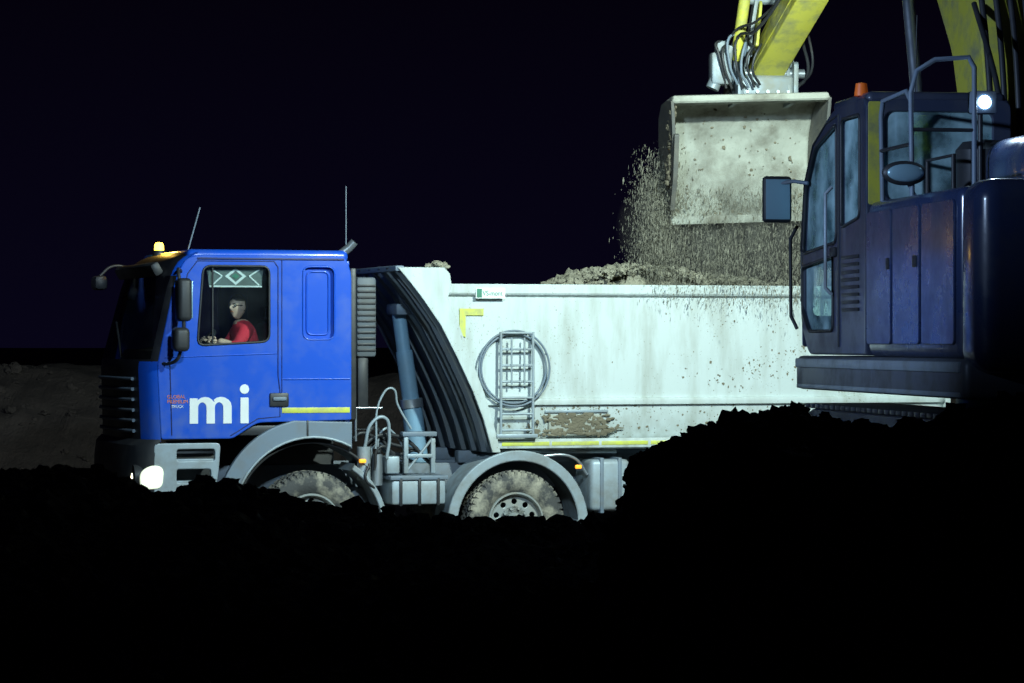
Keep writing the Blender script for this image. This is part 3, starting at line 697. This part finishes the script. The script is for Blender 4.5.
def head(c, yaw, tilt, parent):
    bm = bmesh.new(); bmesh.ops.create_uvsphere(bm, u_segments=40, v_segments=28, radius=1)
    for v in bm.verts:
        x, y, z = v.co  # face toward -x
        sx, sy, sz = .100, .080, .128
        X_, Y_, Z_ = x * sx, y * sy, z * sz
        if z < 0: Y_ *= 1 - .28 * (-z) ** 1.3; X_ *= (1 - .10 * (-z)) if x < 0 else (1 - .35 * (-z))
        if x < -.2:
            g = lambda cy, cz, w, h: math.exp(-((y - cy) / w) ** 2 - ((z - cz) / h) ** 2)
            X_ -= .024 * g(0, -.18, .16, .17) + .010 * g(0, .02, .10, .25)
            X_ += .010 * (g(.36, .05, .2, .12) + g(-.36, .05, .2, .12))
            X_ -= .006 * g(0, .2, .6, .08); X_ -= .008 * g(0, -.50, .25, .06) + .010 * g(0, -.8, .3, .15)
            X_ += .006 * g(0, -.44, .3, .03)
        v.co = (X_, Y_, Z_)
    me = bpy.data.meshes.new('head'); bm.to_mesh(me); bm.free()
    R = Matrix.Translation(c) @ Matrix.Rotation(yaw, 4, 'Z') @ Matrix.Rotation(tilt, 4, 'Y')
    for m_ in ('skin', 'hair', 'orange'): me.materials.append(M[m_])
    for p in me.polygons:
        q = p.center
        if (q.z > .06 and q.x > -.08) or (q.x > .01 and q.z > -.045) or q.z > .095: p.material_index = 1
    for v in me.vertices:
        q = v.co
        if (q.z > .065 and q.x > -.075) or (q.x > .01 and q.z > -.04): v.co = q * 1.06
    me.transform(R); ob = finish(me, 'head', None, parent, 80)
    for sy in (-1, 1):
        e = lathe('ear', [(0, -.008), (.018, -.006), (.022, .002), (.012, .01)], (0, 0, 0), 'skin', parent, 'Y', 14)
        e.data.transform(R @ Matrix.Translation((.005, sy * .081, -.005)) @ Matrix.Diagonal((1, 1, 1.5, 1)))
        g = tube('glasses_lens_rim', [(-.100 + .006 * abs(math.cos(a)), sy * .032 + .024 * math.cos(a), .008 + .018 * math.sin(a)) for a in [i / 16 * 6.2832 for i in range(16)]], .004, 'dark', parent, True)
        g.data.transform(R)
        g = tube('glasses_arm', [(-.094, sy * .056, .012), (-.05, sy * .083, .012), (.0, sy * .085, .008)], .003, 'dark', parent); g.data.transform(R)
        e = lathe('eye', [(0, -.006), (.008, -.004), (.011, .002)], (0, 0, 0), 'whiteclean', parent, 'X', 12); e.data.transform(R @ Matrix.Translation((-.085, sy * .030, .008)))
        e = lathe('iris', [(0, -.002), (.005, -.001), (.005, .002)], (0, 0, 0), 'dark', parent, 'X', 10); e.data.transform(R @ Matrix.Translation((-.0905, sy * .030, .008)))
    g = tube('mouth', [(-.085, -.022, -.058), (-.096, 0, -.055), (-.085, .022, -.058)], .004, 'orange', parent); g.data.transform(R)
head(Vector((.885, hy, 2.755)), math.radians(38), math.radians(4), D)
def hand(wr, ang, parent, sgn):
    p = swp(ang); w = Vector(wr)
    d = (p - w).normalized(); tang = (swp(ang + .05) - swp(ang - .05)).normalized(); nrm = d.cross(tang).normalized()
    if nrm.z < 0: nrm = -nrm
    pm = w + (p - w) * .6
    skin('hand_palm', [tuple(w), tuple(pm), tuple(p - d * .01)], [(0, 1), (1, 2)], [(.030, .022), (.042, .018), (.040, .016)], ['skin'], parent)
    for i, ln in enumerate((.9, 1.0, .95, .78)):
        o = p + tang * (i - 1.5) * .021 + nrm * .018 - d * .012
        pts = [tuple(o), tuple(o + d * .030 * ln + nrm * .004), tuple(o + d * .046 * ln - nrm * .022), tuple(o + d * .026 * ln - nrm * .044)]
        skin('finger_%d' % (i + 1), pts, [(0, 1), (1, 2), (2, 3)], [.0095, .009, .0085, .007], ['skin'], parent)
    o = w + (p - w) * .45 + tang * sgn * .035
    skin('thumb', [tuple(o), tuple(o + tang * sgn * .018 + d * .03), tuple(o + tang * sgn * .012 + d * .055 - nrm * .02)], [(0, 1), (1, 2)], [.012, .011, .009], ['skin'], parent)
hand((.63, hy - .20, 2.41), math.radians(155), D, -1)
hand((.63, hy + .16, 2.40), math.radians(30), D, 1)

# ---------------------------------------------------------------- EXCAVATOR
HD = math.radians(8.5)
EO = Vector((2.53, -8.5, 0))
E = root('excavator', EO, math.radians(90) + HD)
ef = Vector((-math.sin(HD), math.cos(HD), 0)); el = Vector((-math.cos(HD), -math.sin(HD), 0))
def EW(a, b, z): return EO + ef * a + el * b + Vector((0, 0, z))
co = rp([(0, 2.30, .04), (0, 4.16, .10), (.9, 4.14, .2), (1.50, 3.93, .25), (1.80, 3.66, .2), (1.92, 3.1, .2), (1.90, 2.55, .12), (1.66, 2.30, .1)], .05)
w1 = rp([(.80, 3.14), (1.82, 3.08), (1.72, 3.60), (1.44, 3.88), (.80, 4.02)], .07)
w2 = rp([(.90, 2.48), (1.64, 2.48), (1.83, 2.64), (1.83, 2.98), (.90, 3.04)], .06)
w3 = rp([(.14, 3.30), (.66, 3.24), (.66, 4.04), (.14, 4.04)], .06)
for y, nm in ((-.03, ''), (-1.05, '_right')):
    plate('cab_side' + nm, co, [w1, w2, w3], .06, y, 'excframe', E, .015)
    for wi, wn in ((w1, 'upper'), (w2, 'lower'), (w3, 'rear')):
        c_ = (sum(p[0] for p in wi) / len(wi), sum(p[1] for p in wi) / len(wi))
        plate('cab_window_' + wn + nm, [(c_[0] + (p[0] - c_[0]) * 1.03, c_[1] + (p[1] - c_[1]) * 1.03) for p in wi], [], .006, y, 'glassx', E, .001)
for wi in (w1, w2, w3): tube('window_rubber', [(p[0], .002, p[1]) for p in wi], .012, 'dark', E, True)
tube('door_gap', [(.73, .003, 2.36), (.73, .003, 4.08), (1.1, .003, 4.04), (1.5, .003, 3.90), (1.76, .003, 3.62), (1.88, .003, 3.1)], .008, 'dark', E)
tube('grab_rail', [(.86, .02, 2.75), (.86, .07, 2.8), (.86, .07, 3.5), (.86, .02, 3.55)], .014, 'lgrey', E)
tube('front_grab_rail', [(1.93, .02, 2.5), (1.97, .06, 2.6), (1.99, .06, 3.2), (1.93, .02, 3.3)], .014, 'dark', E)
box('door_handle', (.78, .0, 3.03), (.90, .03, 3.1), 'dark', E, .01)
for k in range(8): box('vent_slat', (.16, .0, 2.62 + k * .055), (.62, .012, 2.645 + k * .055), 'dark', E, .003)
box('cab_top', (.02, -1.06, 4.10), (1.0, -.02, 4.20), 'excframe', E, .05, seg=3)
rear = rp([(-1.08, 2.30), (0, 2.30), (0, 4.14, .08), (-1.08, 4.14, .08)], .02)
plate('cab_rear', rear, [rect(-.94, 3.42, -.14, 4.05, .07)], .05, .0, 'excframe', E, .01, axis='X')
plate('cab_rear_window', rect(-.97, 3.39, -.11, 4.08, .07), [], .006, .0, 'glassx', E, .001, axis='X')
plate('cab_rear_stripe', rect(-.115, 3.38, -.015, 4.12, .02), [], .008, -.032, 'yellow', E, .002, axis='X')
plate('cab_front_frame', rp([(-1.08, 2.36), (0, 2.36), (0, 3.1), (-1.08, 3.1)], .03), [rect(-1.0, 2.6, -.08, 3.04, .05)], .05, 1.84, 'excframe', E, .01, axis='X')
for y in (-.03, -1.05): tube('front_pillar', [(1.86, y, 3.05), (1.74, y, 3.64), (1.46, y, 3.90), (1.0, y, 4.08)], .03, 'excframe', E)
tube('front_cross_bar', [(1.72, -.03, 3.64), (1.72, -1.05, 3.64)], .02, 'excframe', E)
mesh('cab_windscreen', [(1.87, -.06, 3.08), (1.87, -1.02, 3.08), (1.72, -1.02, 3.64), (1.72, -.06, 3.64), (1.42, -.06, 3.92), (1.42, -1.02, 3.92), (1.0, -.06, 4.1), (1.0, -1.02, 4.1)], [(0, 1, 2, 3), (3, 2, 5, 4), (4, 5, 7, 6)], 'glassx', E, 0)
box('operator_seat', (.35, -.78, 2.7), (.9, -.28, 2.86), 'seat', E, .05); box('operator_seat_back', (.28, -.76, 2.85), (.42, -.30, 3.55), 'seat', E, .05)
tube('joystick', [(.95, -.2, 2.7), (.98, -.2, 3.05)], .02, 'dark', E); box('console', (.4, -.25, 2.7), (1.0, -.12, 2.95), 'dark', E, .03)
box('cab_floor', (.05, -1.0, 2.3), (1.75, -.06, 2.4), 'dark', E, .01)
# deck and body
box('slew_deck', (-2.5, -2.75, 2.03), (1.95, .03, 2.29), 'deck', E, .05, seg=3)
box('deck_edge', (-2.4, -.0, 2.20), (1.9, .045, 2.27), 'lgrey', E, .01)
box('deck_edge_lower', (-2.4, .0, 2.04), (1.9, .035, 2.075), 'lgrey', E, .01)
box('engine_housing', (-2.3, -2.7, 2.29), (-.06, .0, 3.40), 'exc', E, .07, seg=4)
for (a, b) in ((-.72, -.10), (-1.42, -.78), (-2.22, -1.48)):
    plate('side_door', rect(a, 2.38, b, 3.32, .05), [], .02, .008, 'exc', E, .006)
box('door_latch', (-.70, .015, 2.9), (-.64, .03, 2.98), 'dark', E, .006)
box('door_latch', (-1.38, .015, 2.9), (-1.30, .03, 2.98), 'dark', E, .006)
box('right_housing', (-.06, -2.7, 2.29), (1.6, -1.75, 3.15), 'exc', E, .08, seg=3)
box('counterweight', (-2.75, -2.74, 2.20), (-2.28, .01, 3.43), 'exc', E, .14, seg=6)
tube('counterweight_rail', [(-2.76, -.3, 2.9), (-2.80, -.3, 2.92), (-2.80, -.8, 2.92), (-2.76, -.8, 2.9)], .015, 'dark', E)
box('engine_hood', (-1.95, -2.2, 3.38), (-.75, -.62, 3.80), 'exc', E, .16, seg=6)
lathe('air_cleaner', [(0, .42), (.16, .40), (.21, .34), (.21, .08), (.18, 0)], (-.55, -.72, 3.40), 'dark', E, 'Z', 28)
tube('exhaust', [(-1.2, -1.5, 3.75), (-1.2, -1.5, 4.25), (-1.3, -1.5, 4.35)], .06, 'dark', E, res=6)
# handrails
tube('handrail', [(-1.0, -.06, 3.38), (-1.0, -.05, 4.10), (-1.0, -.09, 4.25), (-1.0, -.22, 4.33), (-1.0, -.46, 4.35), (-1.0, -.50, 4.28), (-1.0, -.50, 3.4)], .018, 'grey', E)
tube('handrail', [(-.25, -.06, 3.38), (-.25, -.05, 4.0), (-.30, -.05, 4.10), (-.9, -.05, 4.12), (-1.0, -.05, 4.05)], .018, 'grey', E)
tube('handrail', [(-1.0, -.05, 3.75), (-.25, -.05, 3.75)], .014, 'dark', E)
tube('handrail', [(-1.0, -.05, 3.85), (-1.0, -.50, 3.85)], .014, 'dark', E)
tube('handrail', [(-1.9, -.08, 3.38), (-1.9, -.08, 3.62), (-1.3, -.08, 3.62), (-1.3, -.08, 3.38)], .015, 'dark', E)
tube('lamp_post', [(-.75, -.62, 3.4), (-.75, -.62, 4.02)], .018, 'dark', E)
box('work_lamp_body', (-.80, -.73, 3.98), (-.70, -.54, 4.14), 'grey', E, .02)
lathe('work_lamp_lens', [(0, -.014), (.03, -.012), (.045, 0)], (-.805, -.635, 4.06), 'worklamp', E, 'X', 20)
# mirrors
tube('mirror_arm', [(1.66, .0, 3.62), (1.74, .10, 3.64), (1.77, .2, 3.62)], .016, 'grey', E)
box('mirror_housing', (1.76, .10, 3.32), (1.83, .33, 3.68), 'dark', E, .03, seg=3)
box('mirror_glass', (1.752, .12, 3.345), (1.762, .31, 3.655), 'mirror', E, .003)
tube('rear_mirror_arm', [(-1.0, -.08, 3.4), (-1.0, -.02, 3.5)], .012, 'grey', E)
bm = bmesh.new(); bmesh.ops.create_uvsphere(bm, u_segments=24, v_segments=16, radius=1)
bmesh.ops.scale(bm, vec=(.05, .16, .085), verts=bm.verts); bmesh.ops.translate(bm, vec=(-1.02, .0, 3.55), verts=bm.verts)
me = bpy.data.meshes.new('rear_mirror'); bm.to_mesh(me); bm.free(); finish(me, 'rear_mirror', 'dark', E, 60)
bm = bmesh.new(); bmesh.ops.create_uvsphere(bm, u_segments=24, v_segments=16, radius=1)
bmesh.ops.scale(bm, vec=(.03, .13, .062), verts=bm.verts); bmesh.ops.translate(bm, vec=(-1.048, .0, 3.55), verts=bm.verts)
me = bpy.data.meshes.new('rear_mirror_glass'); bm.to_mesh(me); bm.free(); finish(me, 'rear_mirror_glass', 'mirror', E, 60)
lathe('beacon', [(0, .10), (.04, .09), (.05, .02), (.05, 0)], (.25, -.04, 4.18), 'amberdim', E, 'Z', 18)
tube('cab_antenna', [(.1, -.4, 4.2), (.05, -.4, 4.75)], .005, 'dark', E)
# boom
BB = -1.62
boom = [(.45, 2.75), (.95, 2.70), (1.75, 4.65), (3.3, 6.35), (7.35, 6.85), (7.45, 7.15), (7.2, 7.25), (3.1, 7.15), (2.5, 6.9), (1.1, 5.1)]
B0 = -1.40
plate('boom', rp(boom, .12), [], .46, B0, 'yellow', E, .02)
for s in (-.36, .36):
    tube('boom_cylinder', [(1.7, B0 + s, 2.6), (2.2, B0 + s, 4.2)], .09, 'yellow', E, res=6); tube('boom_rod', [(2.2, B0 + s, 4.2), (2.75, B0 + s, 5.9)], .05, 'chrome', E, res=6)
for q in range(4):
    tube('boom_hose', [(.5 + q * .06, B0 + .26 - q * .12, 3.2), (.95 + q * .02, B0 + .24 - q * .12, 5.0), (2.2, B0 + .24 - q * .12, 6.95), (3.5, B0 + .24 - q * .12, 7.25)], .024, 'dark', E, smooth=True)
tube('boom_hose', [(-.2, B0 + .1, 3.3), (.1, B0 + .3, 3.9), (.4, B0 + .32, 4.4), (1.0, B0 + .28, 4.95)], .022, 'dark', E, smooth=True)
tube('stick_cylinder', [(3.6, BB, 7.35), (5.4, BB, 7.75)], .09, 'yellow', E, res=6); tube('stick_rod', [(5.4, BB, 7.75), (6.75, BB, 8.05)], .05, 'chrome', E, res=6)
stick = [(6.5, 7.95), (6.9, 8.15), (7.6, 7.45), (10.42, 5.32), (10.42, 5.05), (10.2, 5.02), (7.2, 6.6), (6.9, 7.2)]
def lean(ob, k=.33, z0=5.1):   # arm leans with the machine on the uneven bench
    for v in ob.data.vertices: v.co.y -= k * max(-.3, v.co.z - z0)
    return ob
lean(plate('stick', rp(stick, .08), [], .34, BB, 'yellow', E, .02), .25)
for s in (-.176, .176): lean(plate('stick_web', rp([(7.3, 6.75), (7.6, 7.3), (10.1, 5.42), (10.1, 5.2)], .05), [], .012, BB + s, 'yellow', E, .004), .25)
lean(tube('bucket_cylinder', [(7.0, BB, 7.9), (8.7, BB, 6.95)], .08, 'yellow', E, res=6), .22); lean(tube('bucket_rod', [(8.7, BB, 6.95), (9.9, BB, 5.95)], .045, 'chrome', E, res=6), .22)
for s in (-.24, .24):
    lean(plate('link', rp([(9.85, 6.02), (9.98, 6.02), (10.02, 5.28), (9.88, 5.28)], .05), [], .04, BB + s, 'coupler', E), .15)
    lean(plate('link_arm', rp([(9.84, 5.95), (9.98, 6.03), (9.85, 5.5), (9.72, 5.48)], .04), [], .03, BB + s * .8, 'yellow', E), .15)
    tube('stick_hose', [(8.2, BB + s * .9 - .2, 6.2), (9.2, BB + s * 1.1, 5.6), (9.75, BB + s * 1.5, 5.55), (9.95, BB + s * 1.9, 5.2), (10.1, BB + s * 1.4, 5.05)], .018, 'dark', E, smooth=True)
    tube('stick_hose', [(8.2, BB + s * .8 - .2, 6.1), (9.3, BB + s * 1.0, 5.7), (9.7, BB + s * 1.7, 5.6), (9.85, BB + s * 2.0, 5.25), (10.1, BB + s * 1.6, 5.1)], .014, 'dark', E, smooth=True)
    plate('coupler_plate', rp([(9.78, 5.34), (10.46, 5.30), (10.52, 4.98), (10.30, 4.88), (9.80, 4.92)], .06), [circ(9.95, 5.2, .05, 14)], .05, BB + s * 1.25, 'coupler', E, .008)
tube('pin', [(9.93, BB - .34 - .12, 5.98), (9.93, BB + .34 - .12, 5.98)], .04, 'coupler', E, res=5)
tube('coupler_pin', [(9.94, BB - .42, 5.22), (9.94, BB + .42, 5.22)], .05, 'chrome', E, res=6)
tube('coupler_pin', [(10.3, BB - .44, 5.16), (10.3, BB + .44, 5.16)], .05, 'chrome', E, res=6)
box('tiltrotator', (9.84, BB - .3, 4.95), (10.4, BB + .3, 5.2), 'coupler', E, .05, seg=3)
for k in range(5): tube('coupler_bolt', [(9.83, BB - .22 + k * .11, 5.02), (9.81, BB - .22 + k * .11, 5.02)], .018, 'chrome', E)
tube('second_boom_link', [(9.5, BB + .26, 6.35), (9.82, BB + .34, 5.35)], .06, 'yellow', E, res=6)
tube('second_boom_link_rod', [(9.82, BB + .34, 5.35), (9.9, BB + .38, 5.1)], .03, 'chrome', E, res=6)
tube('tilt_cylinder', [(9.8, BB + .40, 5.48), (9.8, BB + .60, 5.04)], .07, 'coupler', E, res=6)
box('tilt_block', (9.72, BB + .40, 5.08), (9.9, BB + .62, 5.42), 'coupler', E, .03)
box('tilt_block_cap', (9.74, BB + .43, 5.42), (9.88, BB + .56, 5.54), 'coupler', E, .02)
for k in range(7):
    tube('coupler_hose', [(9.75, BB + .1 + k * .06, 5.0 + random.random() * .1), (9.66, BB + .2 + k * .06, 5.2 + random.random() * .2), (9.7, BB + .1 + k * .08, 5.45 + random.random() * .15), (9.9, BB + .05 + random.random() * .3, 5.4)], .014, random.choice(['dark', 'dark', 'grey']), E, smooth=True)
# bucket (child of the excavator; built around its own centre line)
BW = -1.42
BK = root('bk'); BK.name = 'bucket'; BK.parent = E
prof = [(9.72, 4.93), (9.95, 4.955), (10.25, 4.93), (10.45, 4.80), (10.56, 4.58), (10.60, 4.3), (10.57, 4.05), (10.48, 3.85), (10.36, 3.72)]
pf = []
for i in range(len(prof) - 1):
    for q in range(4):
        t = q / 4; pf.append((prof[i][0] * (1 - t) + prof[i + 1][0] * t, prof[i][1] * (1 - t) + prof[i + 1][1] * t))
pf.append(prof[-1])
Wb = .84
V = []; F = []; nb_ = 41
for (a, z) in pf:
    for j in range(nb_):
        t = j / (nb_ - 1) * 2 - 1
        crust = .05 * max(0, noise.fractal(Vector((t * 2.2, z * 2.5, 3)), .8, 2.1, 4) + .1)
        V.append((a - crust * (1 if z < 4.85 else 0), t * Wb * (1 - .07 * (4.95 - z)), z))
for i in range(len(pf) - 1):
    for j in range(nb_ - 1): F.append((i * nb_ + j, i * nb_ + j + 1, (i + 1) * nb_ + j + 1, (i + 1) * nb_ + j))
ob = mesh('bucket_shell', V, F, 'bucket', BK, 60); md = ob.modifiers.new('s', 'SOLIDIFY'); md.thickness = .03; md.offset = 0
side = prof + [(10.2, 3.86), (9.98, 4.2), (9.80, 4.6)]
for s in (-1, 1):
    pl = plate('bucket_side', side, [], .035, 0, 'bucketdark', BK, .005)
    for v in pl.data.vertices: v.co.y += s * (Wb + .004) * (1 - .07 * (4.95 - v.co.z))
    plate('side_cutter', rp([(10.22, 3.84), (9.99, 4.2), (9.82, 4.6), (9.74, 4.58), (9.9, 4.15), (10.12, 3.8)], .02), [], .05, s * (Wb * .955), 'bucketdark', BK, .005)
box('cutting_edge', (10.28, -Wb * .93, 3.66), (10.42, Wb * .93, 3.75), 'bucket', BK, .012)
for s in (-.44, .04): plate('bucket_ear', rp([(9.8, 4.93), (10.5, 4.93), (10.4, 5.25), (9.9, 5.3)], .06), [], .04, s, 'coupler', BK)
box('bucket_torque_tube', (9.72, -Wb, 4.90), (9.95, Wb, 4.99), 'bucket', BK, .03)
bi = []
for _ in range(260):
    t = random.uniform(-1, 1); s = .003 + min(.018, random.expovariate(180)); q = random.random() ** .5
    a = float(np.interp(q, np.linspace(0, 1, len(prof)), [p[0] for p in prof])); z = float(np.interp(q, np.linspace(0, 1, len(prof)), [p[1] for p in prof]))
    bi.append(((a - .035, t * Wb * .9, z), (s * .4, s, s)))
for _ in range(110):   # ragged soil clinging to the left side plate
    z = random.uniform(4.1, 4.9); bi.append(((9.85 + (4.7 - z) * .35 + random.uniform(0, .1), Wb * .97 + random.uniform(-.02, .04), z), (.04, random.uniform(.008, .028), random.uniform(.015, .05))))
blobs('stuck_soil', bi, 'mudspot', BK, False, .9)
BK.rotation_euler[0] = math.radians(-2.0)
R2 = Matrix.Rotation(math.radians(-2.0), 4, 'X'); piv = Vector((0, 0, 5.1)); BK.location = Vector((0, BW, 0)) + piv - (R2 @ piv)
# boom work lamps (fixtures)
for s in (-.34, .34):
    box('boom_lamp_body', (3.05, B0 + s - .07, 6.22), (3.15, B0 + s + .07, 6.36), 'dark', E, .02)
    lathe('boom_lamp_lens', [(0, .012), (.04, .01), (.055, 0)], (3.155, B0 + s, 6.29), 'worklamp', E, 'X', 18)
# undercarriage
lathe('turntable', [(.7, 0), (.75, .02), (.75, .16), (.6, .2)], (-.35, -1.35, 1.86), 'dark', E, 'Z', 40)
box('track_frame', (-1.2, -2.2, 1.45), (.6, -.5, 1.88), 'dark', E, .06)
for b0, b1 in ((-.55, .05), (-2.8, -2.2)):
    tr = rp([(-2.3, 1.25, .25), (-2.1, 1.08, .2), (1.5, 1.08, .2), (1.75, 1.3, .25), (1.7, 1.75, .25), (1.4, 1.9, .2), (-2.0, 1.9, .2), (-2.3, 1.75, .25)], .2)
    plate('track', tr, [], b1 - b0, (b0 + b1) / 2, 'dark', E, .02)
    for k in range(24): box('track_shoe', (-2.05 + k * .148, b0 - .02, 1.895), (-2.05 + k * .148 + .12, b1 + .02, 1.93), 'dark', E, .005)

# ---------------------------------------------------------------- falling soil (fine grains + dust)
OV = [(1, 0, 0), (-1, 0, 0), (0, 1, 0), (0, -1, 0), (0, 0, 1), (0, 0, -1)]
OF = [(0, 2, 4), (2, 1, 4), (1, 3, 4), (3, 0, 4), (2, 0, 5), (1, 2, 5), (3, 1, 5), (0, 3, 5)]
V = []; F = []
for _ in range(56000):
    t = random.uniform(-1.0, 1.0)
    left = random.random() < .34
    if left: t = random.gauss(1.0, .12)
    q = random.random()
    z = 3.98 - q * 1.15 + random.uniform(-.1, .1)
    dens = .5 + 1.0 * noise.noise(Vector((t * 5, z * .8, 0)))
    if random.random() > dens + .3: continue
    sp_ = (4.2 - z)
    a = 10.5 + random.gauss(0, .15 + .08 * sp_)
    if left: z += random.uniform(0, .5); t += (4.2 - z) * .10 + random.gauss(0, .03 + .05 * max(0, 4.2 - z))
    else: t *= 1 + .10 * sp_
    w = EW(a, BW + t * .84, z)
    s = min(.013, .0012 + random.expovariate(720)); e = random.uniform(1.2, 7.0) * min(1, .005 / s + .3)
    o = len(V); sx_ = random.uniform(.6, 1.1)
    for v in OV:
        V.append((w.x + v[0] * s * sx_ + v[2] * s * e * .08, w.y + v[1] * s, w.z + v[2] * s * max(1, e)))
    F += [tuple(o + i for i in f) for f in OF]
mesh('falling_soil', V, F, 'fall', None, 0)

dm = bpy.data.materials.new('soil_dust'); dm.use_nodes = True; N = dm.node_tree.nodes; L = dm.node_tree.links
N.remove(N['Principled BSDF']); pv = N.new('ShaderNodeVolumePrincipled'); pv.inputs['Color'].default_value = (.62, .60, .52, 1)
tc = N.new('ShaderNodeTexCoord'); mp = N.new('ShaderNodeMapping'); mp.inputs['Scale'].default_value = (2.2, 2.2, .9); L.new(tc.outputs['Object'], mp.inputs[0])
nz = N.new('ShaderNodeTexNoise'); nz.inputs['Scale'].default_value = 2.0; nz.inputs['Detail'].default_value = 5; L.new(mp.outputs[0], nz.inputs[0])
gr = N.new('ShaderNodeTexGradient'); gr.gradient_type = 'SPHERICAL'
mg = N.new('ShaderNodeMapping'); mg.inputs['Scale'].default_value = (.85, 1.6, 1.15); L.new(tc.outputs['Object'], mg.inputs[0]); L.new(mg.outputs[0], gr.inputs[0])
r = N.new('ShaderNodeMapRange'); r.inputs['From Min'].default_value = .36; r.inputs['From Max'].default_value = .75; r.inputs['To Max'].default_value = 3.2; L.new(nz.outputs['Fac'], r.inputs[0])
mm = N.new('ShaderNodeMath'); mm.operation = 'MULTIPLY'; L.new(r.outputs[0], mm.inputs[0]); L.new(gr.outputs['Fac'], mm.inputs[1]); L.new(mm.outputs[0], pv.inputs['Density'])
L.new(pv.outputs[0], N['Material Output'].inputs['Volume'])
M['dust'] = dm
bm = bmesh.new(); bmesh.ops.create_icosphere(bm, subdivisions=3, radius=1)
bmesh.ops.scale(bm, vec=(1.17, .62, .86), verts=bm.verts)
me = bpy.data.meshes.new('dust_cloud'); bm.to_mesh(me); bm.free(); dc = finish(me, 'dust_cloud', 'dust', None)
dc.location = EW(10.5, BW + .12, 3.62)

# ---------------------------------------------------------------- world
wd = bpy.data.worlds.new('World'); sc.world = wd; wd.use_nodes = True
N = wd.node_tree.nodes; L = wd.node_tree.links; bg = N['Background']
tc = N.new('ShaderNodeTexCoord'); sp = N.new('ShaderNodeSeparateXYZ'); L.new(tc.outputs['Generated'], sp.inputs[0])
cr = N.new('ShaderNodeValToRGB'); e = cr.color_ramp.elements
e[0].position = .0; e[0].color = (.0022, .0016, .0078, 1); e[1].position = .13; e[1].color = (.0011, .0006, .0028, 1)
L.new(sp.outputs['Z'], cr.inputs[0]); L.new(cr.outputs[0], bg.inputs[0]); bg.inputs[1].default_value = 1.0

# ---------------------------------------------------------------- lights
def spot(name, loc, tgt, W_, col, size=60, blend=.5, r=.12):
    l = bpy.data.lights.new(name, 'SPOT'); l.energy = W_; l.color = col; l.spot_size = math.radians(size); l.spot_blend = blend; l.shadow_soft_size = r
    o = bpy.data.objects.new(name, l); COL.objects.link(o); o.location = loc
    o.rotation_euler = (Vector(tgt) - Vector(loc)).to_track_quat('-Z', 'Y').to_euler()
    return o
spot('boom_work_light', EW(3.22, B0 + .34, 6.29), (1.8, 1.7, 2.6), 3700, (.80, 1.0, .92), 105, .8, .1)
spot('site_floodlight', (-.2, -9.4, 6.3), (-1.2, .5, 1.9), 2500, (.60, .84, 1.0), 72, .6, .25)
spot('added_excavator_fill', (-9.0, -18.5, 6.2), (2.7, -8.6, 4.1), 7000, (.46, .66, 1.0), 24, 1.0, .2)  # added fill light, not a known lamp; brightens excavator and mound
spot('added_bank_fill', (-7.5, -2, 6.0), (-6.0, 12, .8), 520, (.50, .66, 1.0), 75, .8, .2)  # unseen spot, added only to light the far bank
spot('rear_work_light', EW(-.86, -.635, 4.06), EW(-6, -2.2, 2.6), 25, (.6, .8, 1.0), 120, .8, .04)
spot('headlight_beam', Vector((-3.9, -.10, 1.04)), (-12, -1.5, .3), 120, (1, .97, .8), 70, .7, .06)
p = bpy.data.lights.new('beacon_light', 'POINT'); p.energy = 8; p.color = (1, .6, .1); p.shadow_soft_size = .05
o = bpy.data.objects.new('beacon_light', p); COL.objects.link(o)
c_, s_ = math.cos(TH), math.sin(TH); o.location = (-3.5 + .32 * c_ - 1.75 * s_, .32 * s_ + 1.75 * c_, 3.54)

# ---------------------------------------------------------------- camera
cam = bpy.data.cameras.new('Camera'); co_ = bpy.data.objects.new('Camera', cam); COL.objects.link(co_)
co_.location = (0, -30, 2.4); co_.rotation_euler = (math.radians(90), 0, 0)
cam.lens = 105.47; cam.sensor_width = 36; cam.clip_end = 2000; cam.clip_start = .1
sc.camera = co_
